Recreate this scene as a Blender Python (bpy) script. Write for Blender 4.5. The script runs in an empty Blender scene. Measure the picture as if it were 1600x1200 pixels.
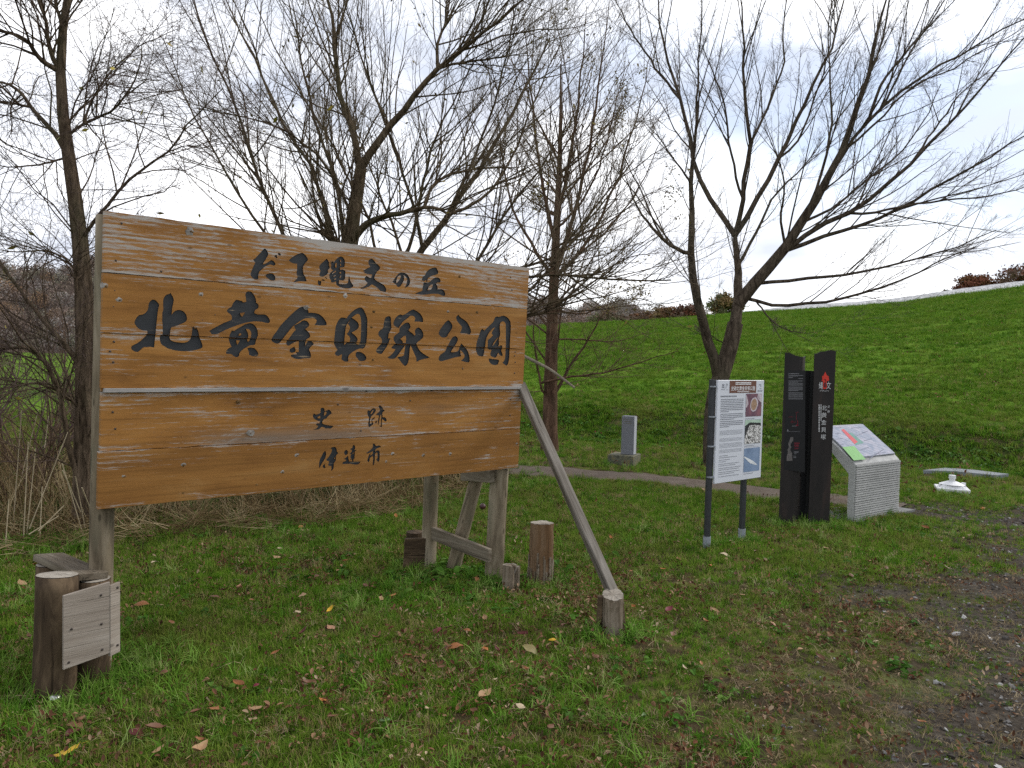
import bpy, bmesh, math
import numpy as np
from mathutils import Vector, Matrix
from mathutils.geometry import delaunay_2d_cdt

scene = bpy.context.scene
COL = scene.collection
rad = math.radians

# ------------------------------------------------------------------ camera
FPX, CAM_H, PITCH, ROLL = 1200.0, 1.55, rad(1.81), rad(1.5)
CAM = np.array([0.0, 0.0, CAM_H])
CF = np.array([0, math.cos(PITCH), -math.sin(PITCH)])
_u0 = np.array([0, math.sin(PITCH), math.cos(PITCH)])
_r0 = np.array([1.0, 0, 0])
CR = _r0 * math.cos(ROLL) + _u0 * math.sin(ROLL)
CU = _u0 * math.cos(ROLL) - _r0 * math.sin(ROLL)
cam_data = bpy.data.cameras.new('camera')
cam_data.sensor_width = 36.0
cam_data.lens = 36.0 * FPX / 1600.0
cam_data.clip_start = 0.05
cam_data.clip_end = 6000.0
cam = bpy.data.objects.new('camera', cam_data)
COL.objects.link(cam)
cam.matrix_world = Matrix(((CR[0], CU[0], -CF[0], CAM[0]), (CR[1], CU[1], -CF[1], CAM[1]),
                           (CR[2], CU[2], -CF[2], CAM[2]), (0, 0, 0, 1)))
scene.camera = cam

# ------------------------------------------------------------------ sky and sun
SUN_EL, SUN_AZ = rad(38), rad(62)      # azimuth measured from +Y towards +X
world = bpy.data.worlds.new('World')
scene.world = world
world.use_nodes = True
wn, wl = world.node_tree.nodes, world.node_tree.links
wn.clear()
w_out = wn.new('ShaderNodeOutputWorld')
w_bg = wn.new('ShaderNodeBackground')
w_bg.inputs['Strength'].default_value = 0.1
w_sky = wn.new('ShaderNodeTexSky')
w_sky.sky_type = 'NISHITA'
w_sky.sun_disc = False
w_sky.sun_elevation = SUN_EL
w_sky.sun_rotation = SUN_AZ
w_tc = wn.new('ShaderNodeTexCoord')
w_map = wn.new('ShaderNodeMapping')
w_map.inputs['Scale'].default_value = (1.0, 1.0, 2.6)
w_map.inputs['Location'].default_value = (0.35, 0.1, 0.0)
w_n = wn.new('ShaderNodeTexNoise')
w_n.inputs['Scale'].default_value = 1.7
w_n.inputs['Detail'].default_value = 6.0
w_n.inputs['Roughness'].default_value = 0.55
w_n.inputs['Distortion'].default_value = 0.4
w_r = wn.new('ShaderNodeValToRGB')
w_r.color_ramp.elements[0].position = 0.33
w_r.color_ramp.elements[0].color = (0.42, 0.42, 0.42, 1)
w_r.color_ramp.elements[1].position = 0.52
w_r.color_ramp.elements[1].color = (1, 1, 1, 1)
w_n2 = wn.new('ShaderNodeTexNoise')
w_n2.inputs['Scale'].default_value = 3.1
w_n2.inputs['Detail'].default_value = 5.0
w_r2 = wn.new('ShaderNodeValToRGB')
w_r2.color_ramp.elements[0].position = 0.40
w_r2.color_ramp.elements[0].color = (4.9, 5.2, 5.95, 1)
w_r2.color_ramp.elements[1].position = 0.66
w_r2.color_ramp.elements[1].color = (9.7, 9.75, 9.9, 1)
w_mix = wn.new('ShaderNodeMix')
w_mix.data_type = 'RGBA'
wl.new(w_tc.outputs['Generated'], w_map.inputs['Vector'])
wl.new(w_map.outputs[0], w_n.inputs['Vector'])
wl.new(w_map.outputs[0], w_n2.inputs['Vector'])
wl.new(w_n.outputs['Fac'], w_r.inputs[0])
wl.new(w_n2.outputs['Fac'], w_r2.inputs[0])
wl.new(w_r.outputs[0], w_mix.inputs['Factor'])
wl.new(w_sky.outputs[0], w_mix.inputs['A'])
wl.new(w_r2.outputs[0], w_mix.inputs['B'])
wl.new(w_mix.outputs['Result'], w_bg.inputs['Color'])
wl.new(w_bg.outputs[0], w_out.inputs['Surface'])

sun_d = bpy.data.lights.new('sun', 'SUN')
sun_d.energy = 1.4
sun_d.angle = rad(18)
sun_d.color = (1.0, 0.96, 0.9)
sun = bpy.data.objects.new('sun', sun_d)
COL.objects.link(sun)
_sd = Vector((math.sin(SUN_AZ) * math.cos(SUN_EL), math.cos(SUN_AZ) * math.cos(SUN_EL), math.sin(SUN_EL)))
sun.rotation_euler = (-_sd).to_track_quat('-Z', 'Y').to_euler()
sun.location = (20, 0, 30)

scene.view_settings.view_transform = 'Standard'
scene.view_settings.look = 'None'
scene.view_settings.exposure = 0.82
scene.view_settings.gamma = 1.0
scene.view_settings.use_curve_mapping = False
scene.cycles.max_bounces = 5
scene.cycles.diffuse_bounces = 3
scene.cycles.glossy_bounces = 2
scene.cycles.use_denoising = False

# ------------------------------------------------------------------ helpers
rng = np.random.default_rng(7)

def ray(x, y):
    return CF + (x - 800.0) / FPX * CR + (600.0 - y) / FPX * CU

def gr(x, y, z=0.0):
    d = ray(x, y)
    return CAM + d * ((z - CAM_H) / d[2])

def at(x, y, D):
    return CAM + ray(x, y) * D

def proj(P):
    P = np.asarray(P, float) - CAM
    d = P @ CF
    return 800 + FPX * (P @ CR) / d, 600 - FPX * (P @ CU) / d, d

def norm(v):
    v = np.asarray(v, float)
    return v / (np.linalg.norm(v, axis=-1, keepdims=True) + 1e-12)

ORG = {}

def thing(name, label, cat, loc, group=None):
    o = bpy.data.objects.new(name, None)
    COL.objects.link(o)
    o.empty_display_size = 0.1
    o.location = tuple(float(v) for v in loc)
    o['label'] = label
    o['category'] = cat
    if group: o['group'] = group
    ORG[o] = np.array(loc, float)
    return o

def tag(o, label=None, cat=None, group=None, kind=None):
    if label: o['label'] = label
    if cat: o['category'] = cat
    if group: o['group'] = group
    if kind: o['kind'] = kind
    return o

def build_mesh(name, V, F, loc=None, smooth=False, matidx=None, attrs=None):
    me = bpy.data.meshes.new(name)
    V = np.asarray(V, np.float32)
    if isinstance(F, np.ndarray):
        n, k = F.shape
        me.vertices.add(len(V)); me.vertices.foreach_set('co', V.ravel())
        me.loops.add(n * k); me.loops.foreach_set('vertex_index', F.astype(np.int32).ravel())
        me.polygons.add(n)
        me.polygons.foreach_set('loop_start', np.arange(0, n * k, k, dtype=np.int32))
        me.update(calc_edges=True)
    else:
        me.from_pydata(V.tolist(), [], [list(map(int, f)) for f in F])
        me.update()
    if smooth:
        if smooth == 'quads': me.polygons.foreach_set('use_smooth', np.array([len(p.vertices) == 4 for p in me.polygons], bool))
        else: me.polygons.foreach_set('use_smooth', np.ones(len(me.polygons), bool))
    if matidx is not None:
        me.polygons.foreach_set('material_index', np.asarray(matidx, np.int32))
    if loc is not None:
        a = me.attributes.new('loc', 'FLOAT_VECTOR', 'POINT')
        a.data.foreach_set('vector', np.asarray(loc, np.float32).ravel())
    for nm, arr in (attrs or {}).items():
        a = me.attributes.new(nm, 'FLOAT', 'POINT')
        a.data.foreach_set('value', np.asarray(arr, np.float32).ravel())
    me.validate()
    return me

def mk(name, V, F, mat, parent=None, origin=None, loc=None, smooth=False, matidx=None, attrs=None):
    """one mesh object; V in world coordinates"""
    V = np.asarray(V, float)
    if parent is not None:
        org = ORG[parent]
    else:
        org = np.array(origin if origin is not None else V.mean(0) * [1, 1, 0] + [0, 0, V[:, 2].min()], float)
    me = build_mesh(name, V - org, F, loc, smooth, matidx, attrs)
    for m in (mat if isinstance(mat, (list, tuple)) else [mat]):
        me.materials.append(m)
    o = bpy.data.objects.new(name, me)
    COL.objects.link(o)
    ORG[o] = org
    if parent is not None: o.parent = parent
    else: o.location = tuple(float(v) for v in org)
    return o

class MB:
    """collects geometry pieces for one mesh"""
    def __init__(s): s.V = []; s.F = []; s.L = []; s.n = 0
    def add(s, V, F, L=None):
        V = np.asarray(V, float)
        s.V.append(V); s.F += [[int(i) + s.n for i in f] for f in F]
        s.L.append(np.asarray(L, float) if L is not None else V.copy()); s.n += len(V)
        return s
    def mk(s, name, mat, parent=None, **k):
        return mk(name, np.concatenate(s.V), s.F, mat, parent, loc=np.concatenate(s.L), **k)

def box(o, ex, ey, ez, bevel=0.0, seed=None):
    """box from corner o with edge vectors; local coordinates run along ex"""
    o, ex, ey, ez = (np.asarray(v, float) for v in (o, ex, ey, ez))
    V = [o + a * ex + b * ey + c * ez for c in (0, 1) for b in (0, 1) for a in (0, 1)]
    F = [(0, 2, 3, 1), (4, 5, 7, 6), (0, 1, 5, 4), (2, 6, 7, 3), (0, 4, 6, 2), (1, 3, 7, 5)]
    if np.dot(np.cross(ex, ey), ez) < 0: F = [f[::-1] for f in F]
    if bevel > 0:
        bm = bmesh.new()
        vs = [bm.verts.new(v) for v in V]
        for f in F: bm.faces.new([vs[i] for i in f])
        bmesh.ops.bevel(bm, geom=list(bm.edges), offset=bevel, segments=1, affect='EDGES', profile=0.5)
        bm.verts.ensure_lookup_table()
        bm.verts.index_update()
        V = [np.array(v.co) for v in bm.verts]
        F = [[v.index for v in f.verts] for f in bm.faces]
        bm.free()
    V = np.array(V)
    d = V - o
    sd = rng.uniform(0, 50) if seed is None else seed
    L = np.stack([d @ norm(ex), d @ norm(ey), d @ norm(ez)], 1) + [sd, sd * .7, sd * .3]
    return V, F, L

def cyl(p0, p1, r0, r1, n=20, rings=6, wob=0.0, cap=True, top_tilt=0.0, seed=None, flat=1.0):
    """a log or pole; local coordinates: x along the axis, y/z across"""
    p0, p1 = np.asarray(p0, float), np.asarray(p1, float)
    ax = norm(p1 - p0); L0 = np.linalg.norm(p1 - p0)
    ref = np.array([0, 0, 1.0]) if abs(ax[2]) < .8 else np.array([1.0, 0, 0])
    a = norm(np.cross(ref, ax)); b = np.cross(ax, a)
    th = np.linspace(0, 2 * np.pi, n, endpoint=False)
    sd = rng.uniform(0, 50) if seed is None else seed
    ph = rng.uniform(0, 6.28, 4)
    V = []; L = []
    for i in range(rings + 1):
        t = i / rings
        r = r0 + (r1 - r0) * t
        rr = r * (1 + wob * (np.sin(2 * th + ph[0] + t * 1.5) + .6 * np.sin(3 * th + ph[1] - t) + .5 * np.sin(7 * th + ph[2] + 3 * t)))
        c = p0 + ax * L0 * t
        off = top_tilt * np.cos(th) * r * (1 if i == rings else 0)
        V.append(c + np.outer(rr * np.cos(th), a) * flat + np.outer(rr * np.sin(th), b) + np.outer(off, ax))
        L.append(np.stack([np.full(n, sd + L0 * t), rr * np.cos(th) + sd, rr * np.sin(th) + sd * .3], 1))
    V = np.concatenate(V); L = np.concatenate(L)
    F = []
    for i in range(rings):
        for j in range(n):
            k = (j + 1) % n
            F.append((i * n + j, i * n + k, (i + 1) * n + k, (i + 1) * n + j))
    if cap:
        m = len(V)
        V = np.concatenate([V, [V[:n].mean(0)], [V[-n:].mean(0)]])
        L = np.concatenate([L, [L[:n].mean(0)], [L[-n:].mean(0)]])
        for j in range(n):
            k = (j + 1) % n
            F.append((m, k, j)); F.append((m + 1, rings * n + j, rings * n + k))
    return V, F, L

def tubes(P, R, n=5):
    """P (B,k,3), R (B,k) -> joined tubes as quads"""
    B, k, _ = P.shape
    T = np.gradient(P, axis=1)
    T = norm(T)
    ref = norm(rng.normal(size=(B, 1, 3)))
    a = norm(np.cross(T, ref + 0 * T)); b = np.cross(T, a)
    th = np.linspace(0, 2 * np.pi, n, endpoint=False)
    V = P[:, :, None, :] + R[:, :, None, None] * (np.cos(th)[None, None, :, None] * a[:, :, None, :] + np.sin(th)[None, None, :, None] * b[:, :, None, :])
    V = V.reshape(-1, 3)
    bi = np.arange(B)[:, None, None] * (k * n)
    i = np.arange(k - 1)[None, :, None] * n
    j = np.arange(n)[None, None, :]
    j2 = (j + 1) % n
    F = np.stack([bi + i + j, bi + i + j2, bi + i + n + j2, bi + i + n + j], -1).reshape(-1, 4)
    return V, F

def text_geo(body, size, o, u, v, nrm, align='LEFT', extrude=0.0, vertical=False, spacing=1.1):
    """flat lettering laid on a plane: o origin, u along the line, v up"""
    Vs = []; Fs = []; n = 0
    items = [(body, 0.0)] if not vertical else [(c, -i * size * spacing) for i, c in enumerate(body)]
    for s, dy in items:
        if not s.strip(): continue
        cu = bpy.data.curves.new('lettering', 'FONT')
        cu.body = s; cu.size = size; cu.align_x = 'CENTER' if vertical else align
        cu.resolution_u = 2
        ob = bpy.data.objects.new('lettering', cu)
        me = bpy.data.meshes.new_from_object(ob)
        P = np.empty(len(me.vertices) * 3, np.float32); me.vertices.foreach_get('co', P)
        P = P.reshape(-1, 3)
        Fs += [[i + n for i in p.vertices] for p in me.polygons]
        Vs.append(o + np.outer(P[:, 0], u) + np.outer(P[:, 1] + dy, v) + nrm * extrude)
        n += len(P)
        bpy.data.objects.remove(ob); bpy.data.curves.remove(cu); bpy.data.meshes.remove(me)
    return np.concatenate(Vs), Fs

# ------------------------------------------------------------------ materials
def new_mat(name, rough=0.8, spec=0.3):
    m = bpy.data.materials.new(name)
    m.use_nodes = True
    b = m.node_tree.nodes['Principled BSDF']
    b.inputs['Roughness'].default_value = rough
    b.inputs['Specular IOR Level'].default_value = spec
    return m, m.node_tree.nodes, m.node_tree.links, b

def nd(N, kind, **k):
    n = N.new(kind)
    for a, v in k.items():
        if hasattr(n, a): setattr(n, a, v)
        else: n.inputs[a].default_value = v
    return n

def ramp(N, stops, interp='LINEAR'):
    r = N.new('ShaderNodeValToRGB')
    r.color_ramp.interpolation = interp
    e = r.color_ramp.elements
    while len(e) > 1: e.remove(e[-1])
    for i, (p, c) in enumerate(stops):
        if i == 0: x = e[0]; x.position = p
        else: x = e.new(p)
        x.color = (c, c, c, 1) if not isinstance(c, (tuple, list)) else (*c, 1)
    return r

def mixc(N, L, fac, A, B, blend='MIX'):
    m = N.new('ShaderNodeMix'); m.data_type = 'RGBA'; m.blend_type = blend
    for key, val in (('Factor', fac), ('A', A), ('B', B)):
        if isinstance(val, (int, float)): m.inputs[key].default_value = val
        elif isinstance(val, tuple): m.inputs[key].default_value = (*val, 1)
        else: L.new(val, m.inputs[key])
    return m.outputs['Result']

def mth(N, L, op, a, b=None, c=None, clamp=False):
    m = N.new('ShaderNodeMath'); m.operation = op; m.use_clamp = clamp
    for i, v in enumerate((a, b, c)):
        if v is None: continue
        if isinstance(v, (int, float)): m.inputs[i].default_value = v
        else: L.new(v, m.inputs[i])
    return m.outputs[0]

def coords(N, L, src, scale, attr='loc'):
    if src == 'loc':
        t = N.new('ShaderNodeAttribute'); t.attribute_name = attr; out = t.outputs['Vector']
    elif src == 'pos':
        t = N.new('ShaderNodeNewGeometry'); out = t.outputs['Position']
    else:
        t = N.new('ShaderNodeTexCoord'); out = t.outputs['Object']
    mp = N.new('ShaderNodeMapping'); mp.inputs['Scale'].default_value = scale
    L.new(out, mp.inputs['Vector'])
    return mp.outputs[0]

def noise(N, L, vec, scale=1.0, detail=3.0, rough=0.5, dist=0.0):
    n = nd(N, 'ShaderNodeTexNoise', Scale=scale, Detail=detail, Roughness=rough, Distortion=dist)
    L.new(vec, n.inputs['Vector'])
    return n.outputs['Fac']

def bump(N, L, b, h, strength=0.4, dist=0.01):
    n = N.new('ShaderNodeBump'); n.inputs['Strength'].default_value = strength; n.inputs['Distance'].default_value = dist
    L.new(h, n.inputs['Height']); L.new(n.outputs[0], b.inputs['Normal'])

def mat_plain(name, c, rough=0.7, spec=0.3, var=0.15, scale=30.0, metallic=0.0):
    m, N, L, b = new_mat(name, rough, spec)
    f = noise(N, L, coords(N, L, 'obj', (1, 1, 1)), scale, 4)
    lo = tuple(v * (1 - var) for v in c); hi = tuple(min(1, v * (1 + var)) for v in c)
    r = ramp(N, [(0.3, lo), (0.7, hi)])
    L.new(f, r.inputs[0]); L.new(r.outputs[0], b.inputs['Base Color'])
    b.inputs['Metallic'].default_value = metallic
    return m

def mat_board():
    """orange-stained sign planks with worn, whitened grain; loc = (along, across, grey wear, edge)"""
    m, N, L, b = new_mat('stained_planks', 0.7, 0.12)
    c1 = coords(N, L, 'loc', (1, 1, 1))
    tone = noise(N, L, coords(N, L, 'loc', (1.6, 6.5, 1)), 1.0, 6, 0.62, 0.6)
    gr_ = noise(N, L, coords(N, L, 'loc', (1.6, 55, 1)), 1.0, 6, 0.6, 0.8)
    rt = ramp(N, [(0.22, (0.135, 0.060, 0.017)), (0.38, (0.235, 0.106, 0.028)), (0.56, (0.295, 0.138, 0.037)), (0.8, (0.35, 0.19, 0.066))])
    L.new(tone, rt.inputs[0])
    rg = ramp(N, [(0.3, 0.62), (0.5, 1.0), (0.75, 1.12)])
    L.new(gr_, rg.inputs[0])
    col = mixc(N, L, 0.75, rt.outputs[0], rg.outputs[0], 'MULTIPLY')
    oi = N.new('ShaderNodeObjectInfo')
    ro = ramp(N, [(0.0, 0.86), (1.0, 1.1)]); L.new(oi.outputs['Random'], ro.inputs[0])
    col = mixc(N, L, 1.0, col, ro.outputs[0], 'MULTIPLY')
    # worn streaks: broad areas x fine fibres
    area = noise(N, L, coords(N, L, 'loc', (1.5, 8.0, 1)), 1.0, 6, 0.68, 1.0)
    fib = noise(N, L, coords(N, L, 'loc', (9.0, 260, 1)), 1.0, 4, 0.7, 1.4)
    ringv = nd(N, 'ShaderNodeTexWave', Scale=1.0, Distortion=9.0, Detail=3.0)
    ringv.inputs['Detail Scale'].default_value = 0.5
    ringv.bands_direction = 'Y'
    L.new(coords(N, L, 'loc', (0.6, 13, 1)), ringv.inputs['Vector'])
    wa = N.new('ShaderNodeAttribute'); wa.attribute_name = 'wear'
    s1 = mth(N, L, 'MULTIPLY_ADD', area, 2.1, wa.outputs['Fac'])
    s1 = mth(N, L, 'SUBTRACT', s1, 0.42)
    s2 = mth(N, L, 'MULTIPLY_ADD', fib, 1.9, mth(N, L, 'SUBTRACT', s1, 0.33))
    s2 = mth(N, L, 'MULTIPLY_ADD', ringv.outputs['Fac'], 0.22, s2)
    rw = ramp(N, [(0.0, 0.0), (0.315, 0.0), (0.42, 0.95)])
    L.new(mth(N, L, 'MULTIPLY_ADD', s2, 0.5, -0.42), rw.inputs[0])
    col = mixc(N, L, rw.outputs[0], col, (0.37, 0.345, 0.32))
    # silvered dirty grey near the lower edges
    gy = N.new('ShaderNodeAttribute'); gy.attribute_name = 'grey'
    g2 = mth(N, L, 'MULTIPLY_ADD', noise(N, L, coords(N, L, 'loc', (2.0, 16, 1)), 1.0, 4, 0.6), 1.6, -0.85)
    g3 = mth(N, L, 'ADD', gy.outputs['Fac'], g2, clamp=True)
    g3 = mth(N, L, 'MULTIPLY', g3, gy.outputs['Fac'], clamp=True)
    col = mixc(N, L, g3, col, (0.165, 0.145, 0.125))
    vor = nd(N, 'ShaderNodeTexVoronoi', Scale=1.0)
    L.new(coords(N, L, 'loc', (5.0, 9.0, 0.0)), vor.inputs['Vector'])
    rk = ramp(N, [(0.0, 1.0), (0.045, 1.0), (0.075, 0.0)])
    L.new(vor.outputs['Distance'], rk.inputs[0])
    col = mixc(N, L, mth(N, L, 'MULTIPLY', rk.outputs[0], 0.65), col, (0.10, 0.052, 0.02))
    L.new(col, b.inputs['Base Color'])
    h = mth(N, L, 'ADD', mth(N, L, 'MULTIPLY', gr_, 0.5), fib)
    bump(N, L, b, h, 0.35, 0.003)
    return m

def mat_wood(name, dark, mid, light, rough=0.8, along=2.0, across=45.0, crack=0.5, moss=None, dist=0.9):
    dark, mid, light = (tuple(v * .84 for v in c) for c in (dark, mid, light))
    m, N, L, b = new_mat(name, rough, 0.07)
    g = noise(N, L, coords(N, L, 'loc', (along, across, across)), 1.0, 6, 0.62, dist)
    t = noise(N, L, coords(N, L, 'loc', (1.5, 6, 6)), 1.0, 4)
    s = mth(N, L, 'MULTIPLY_ADD', t, 0.6, mth(N, L, 'MULTIPLY', g, 0.55))
    r = ramp(N, [(0.36, dark), (0.55, mid), (0.75, light)])
    L.new(s, r.inputs[0])
    col = r.outputs[0]
    ck = noise(N, L, coords(N, L, 'loc', (along * .5, across * 1.3, across * 1.3)), 1.0, 4, 0.6, 0.6)
    rc = ramp(N, [(0.33, 1.0), (0.40, 0.0)])
    L.new(ck, rc.inputs[0])
    col = mixc(N, L, mth(N, L, 'MULTIPLY', rc.outputs[0], crack), col, tuple(v * .35 for v in dark))
    vor = nd(N, 'ShaderNodeTexVoronoi', Scale=1.0)
    L.new(coords(N, L, 'loc', (4.0, 11.0, 11.0)), vor.inputs['Vector'])
    rk = ramp(N, [(0.0, 1.0), (0.06, 0.9), (0.11, 0.0)])
    L.new(vor.outputs['Distance'], rk.inputs[0])
    col = mixc(N, L, mth(N, L, 'MULTIPLY', rk.outputs[0], 0.7), col, tuple(v * .4 for v in dark))
    if moss:
        f = noise(N, L, coords(N, L, 'loc', (3, 9, 9)), 1.0, 4)
        rm = ramp(N, [(0.52, 0.0), (0.7, 0.7)]); L.new(f, rm.inputs[0])
        col = mixc(N, L, rm.outputs[0], col, moss)
    L.new(col, b.inputs['Base Color'])
    bump(N, L, b, mth(N, L, 'SUBTRACT', g, rc.outputs[0]), 0.5, 0.006)
    return m

def mat_bark(name, dark, light, scale=(14, 14, 3.2), moss=(0.09, 0.095, 0.05)):
    m, N, L, b = new_mat(name, 0.95, 0.02)
    v = coords(N, L, 'pos', scale)
    f = noise(N, L, v, 1.0, 6, 0.65, 0.7)
    f2 = noise(N, L, coords(N, L, 'pos', (2, 2, 1.2)), 1.0, 3)
    r = ramp(N, [(0.35, dark), (0.68, light)])
    L.new(f, r.inputs[0])
    rm = ramp(N, [(0.5, 0.0), (0.72, 0.55)]); L.new(f2, rm.inputs[0])
    col = mixc(N, L, rm.outputs[0], r.outputs[0], moss)
    L.new(col, b.inputs['Base Color'])
    bump(N, L, b, f, 0.9, 0.03)
    return m

def mat_grass(name, stops, patch, rough=0.75, trans=0.25):
    """blade colour from a per-instance random value and slow patches over the ground"""
    m, N, L, b = new_mat(name, rough, 0.05)
    oi = N.new('ShaderNodeObjectInfo')
    r = ramp(N, stops)
    L.new(oi.outputs['Random'], r.inputs[0])
    f = noise(N, L, coords(N, L, 'pos', (1, 1, 0.2)), 0.9, 4, 0.6)
    rp = ramp(N, [(0.44, 0.0), (0.72, 0.7)])
    L.new(f, rp.inputs[0])
    col = mixc(N, L, rp.outputs[0], r.outputs[0], patch)
    L.new(col, b.inputs['Base Color'])
    if trans:
        tr = nd(N, 'ShaderNodeBsdfTranslucent')
        L.new(col, tr.inputs['Color'])
        mx = N.new('ShaderNodeMixShader'); mx.inputs[0].default_value = trans
        L.new(b.outputs[0], mx.inputs[1]); L.new(tr.outputs[0], mx.inputs[2])
        L.new(mx.outputs[0], N['Material Output'].inputs['Surface'])
    return m

M = {}
M['board'] = mat_board()

M['post'] = mat_wood('weathered_pole', (0.065, 0.050, 0.032), (0.22, 0.178, 0.121), (0.38, 0.325, 0.24), along=2.6, crack=0.75, across=15, moss=(0.10, 0.10, 0.066), dist=1.5)
M['grey_beam'] = mat_wood('grey_beam', (0.06, 0.052, 0.042), (0.155, 0.136, 0.112), (0.28, 0.255, 0.22), across=26, dist=1.4)
M['brown_beam'] = mat_wood('dark_rail', (0.055, 0.043, 0.03), (0.135, 0.11, 0.079), (0.25, 0.215, 0.165), across=26, dist=1.4)
M['log'] = mat_wood('brown_log', (0.028, 0.02, 0.014), (0.078, 0.054, 0.034), (0.19, 0.135, 0.082), across=13.0, along=3.5, crack=0.75, dist=2.2)
M['ply'] = mat_wood('pale_plywood', (0.22, 0.18, 0.145), (0.31, 0.265, 0.22), (0.41, 0.365, 0.315), along=2.2, across=70.0, crack=0.25)
M['stump'] = mat_wood('stump_wood', (0.09, 0.068, 0.046), (0.19, 0.15, 0.108), (0.33, 0.28, 0.22), across=30)
M['stump_brown'] = mat_wood('stump_brown', (0.06, 0.036, 0.02), (0.15, 0.085, 0.042), (0.24, 0.165, 0.105), across=26)
M['batten'] = mat_wood('silver_batten', (0.22, 0.205, 0.19), (0.34, 0.32, 0.305), (0.44, 0.42, 0.40), across=90, crack=0.4)

# ------------------------------------------------------------------ the lie of the land
FOOT0 = np.array([0.26, 15.5]); FT = norm(np.array([7.4, -4.0])); FN = np.array([-FT[1], FT[0]])

def sst(x, a, b):
    t = np.clip((x - a) / (b - a), 0, 1)
    return t * t * (3 - 2 * t)

def lownoise(x, y):
    return (np.sin(x * 1.7 + .6 * np.sin(y * 1.1)) * np.sin(y * 1.3 + .8 * np.sin(x * .9)) +
            .5 * np.sin(x * 3.9 + 1.3) * np.sin(y * 4.3 + .4))

def st_of(x, y):
    dx, dy = x - FOOT0[0], y - FOOT0[1]
    return dx * FN[0] + dy * FN[1], dx * FT[0] + dy * FT[1]

def hill_s(x, y):
    s, t = st_of(x, y)
    return s - 0.7 * np.sin(t * 0.35) * sst(t, -12, 0) * .4, t

CREST = 36.8
def H(x, y):
    x = np.asarray(x, float); y = np.asarray(y, float)
    s, t = hill_s(x, y)
    hc = np.interp(t, [-42, -27, -16.7, -10.3, 5.5, 11.9, 30, 80], [0, 3.3, 4.22, 4.38, 5.5, 6.35, 7.6, 7.6])
    g = np.clip((s - 1.2) / (CREST - 1.2), 0, 1)
    g = g + 0.05 * np.sin(g * np.pi)
    bank = 0.48 * sst(s, 0.0, 1.9) * sst(t, -30, -12)
    z = bank + (hc - 0.48) * g
    z = np.where(s < 0, 0, np.maximum(z, 0))
    far = s - CREST
    z = np.where(far > 0, z * (1 - sst(far, 30, 160)) , z)
    r = np.hypot(x, y)
    z = z + 0.016 * lownoise(x * 1.3, y * 1.3) * (1 - sst(r, 25, 60)) + 0.05 * lownoise(x * .35, y * .35) * sst(s, 2, 6) * (1 - sst(far, -5, 2))
    return z

def ground_pt(x, y, z=0.0):
    p = gr(x, y, z)
    return np.array([p[0], p[1], float(H(p[0], p[1]))])

def poly_sd(poly, x, y):
    """signed distance, positive inside"""
    poly = np.asarray(poly, float)
    d = np.full(x.shape, 1e9); ins = np.zeros(x.shape, bool)
    for i in range(len(poly)):
        a, b = poly[i], poly[(i + 1) % len(poly)]
        e = b - a; wx, wy = x - a[0], y - a[1]
        tt = np.clip((wx * e[0] + wy * e[1]) / (e @ e + 1e-12), 0, 1)
        d = np.minimum(d, np.hypot(wx - tt * e[0], wy - tt * e[1]))
        c = ((a[1] > y) != (b[1] > y)) & (x < (b[0] - a[0]) * (y - a[1]) / (b[1] - a[1] + 1e-12) + a[0])
        ins ^= c
    return np.where(ins, d, -d)

def line_d(pts, x, y):
    pts = np.asarray(pts, float)
    d = np.full(x.shape, 1e9)
    for i in range(len(pts) - 1):
        a, b = pts[i], pts[i + 1]
        e = b - a; wx, wy = x - a[0], y - a[1]
        tt = np.clip((wx * e[0] + wy * e[1]) / (e @ e + 1e-12), 0, 1)
        d = np.minimum(d, np.hypot(wx - tt * e[0], wy - tt * e[1]))
    return d

G = lambda *p: [gr(*q)[:2] for q in p]
GRAVEL = np.array(G((1400, 795), (1470, 808), (1550, 826), (1575, 845), (1548, 872), (1490, 893), (1420, 910), (1395, 925), (1420, 965), (1455, 1010), (1420, 1080), (1380, 1200)) +
                  [np.array([1.35, 2.0]), np.array([1.2, 0.5]), np.array([1.0, -8]), np.array([14, -8]), np.array([16, 6])] + G((1800, 800), (1600, 797), (1500, 791), (1420, 788)))
PATH = np.array([(-3.4, 13.0), (-1.5, 11.9)] + G((820, 736), (900, 738), (1000, 748), (1100, 758), (1220, 774), (1310, 781), (1420, 795)))
PATH_W = 0.42

def gravel_w(x, y):
    sd = poly_sd(GRAVEL, x, y)
    n = lownoise(x * 2.1, y * 2.1) * .25 + lownoise(x * 5.3, y * 5.1) * .14
    return sst(sd + 1.2 * n, -0.65, .35)

def path_w(x, y):
    d = line_d(PATH, x, y) + lownoise(x * 3.1, y * 2.7) * .05
    return 1 - sst(d, PATH_W - .06, PATH_W + .05)

REED = np.array(G((-260, 862), (0, 852), (150, 842), (300, 822), (450, 812), (560, 800), (640, 790), (740, 768), (815, 750)) +
                [np.array([-0.2, 11.3]), np.array([-1.6, 10.9]), np.array([-4, 11.4]), np.array([-9, 11.0]), np.array([-12, 8])])

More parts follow.
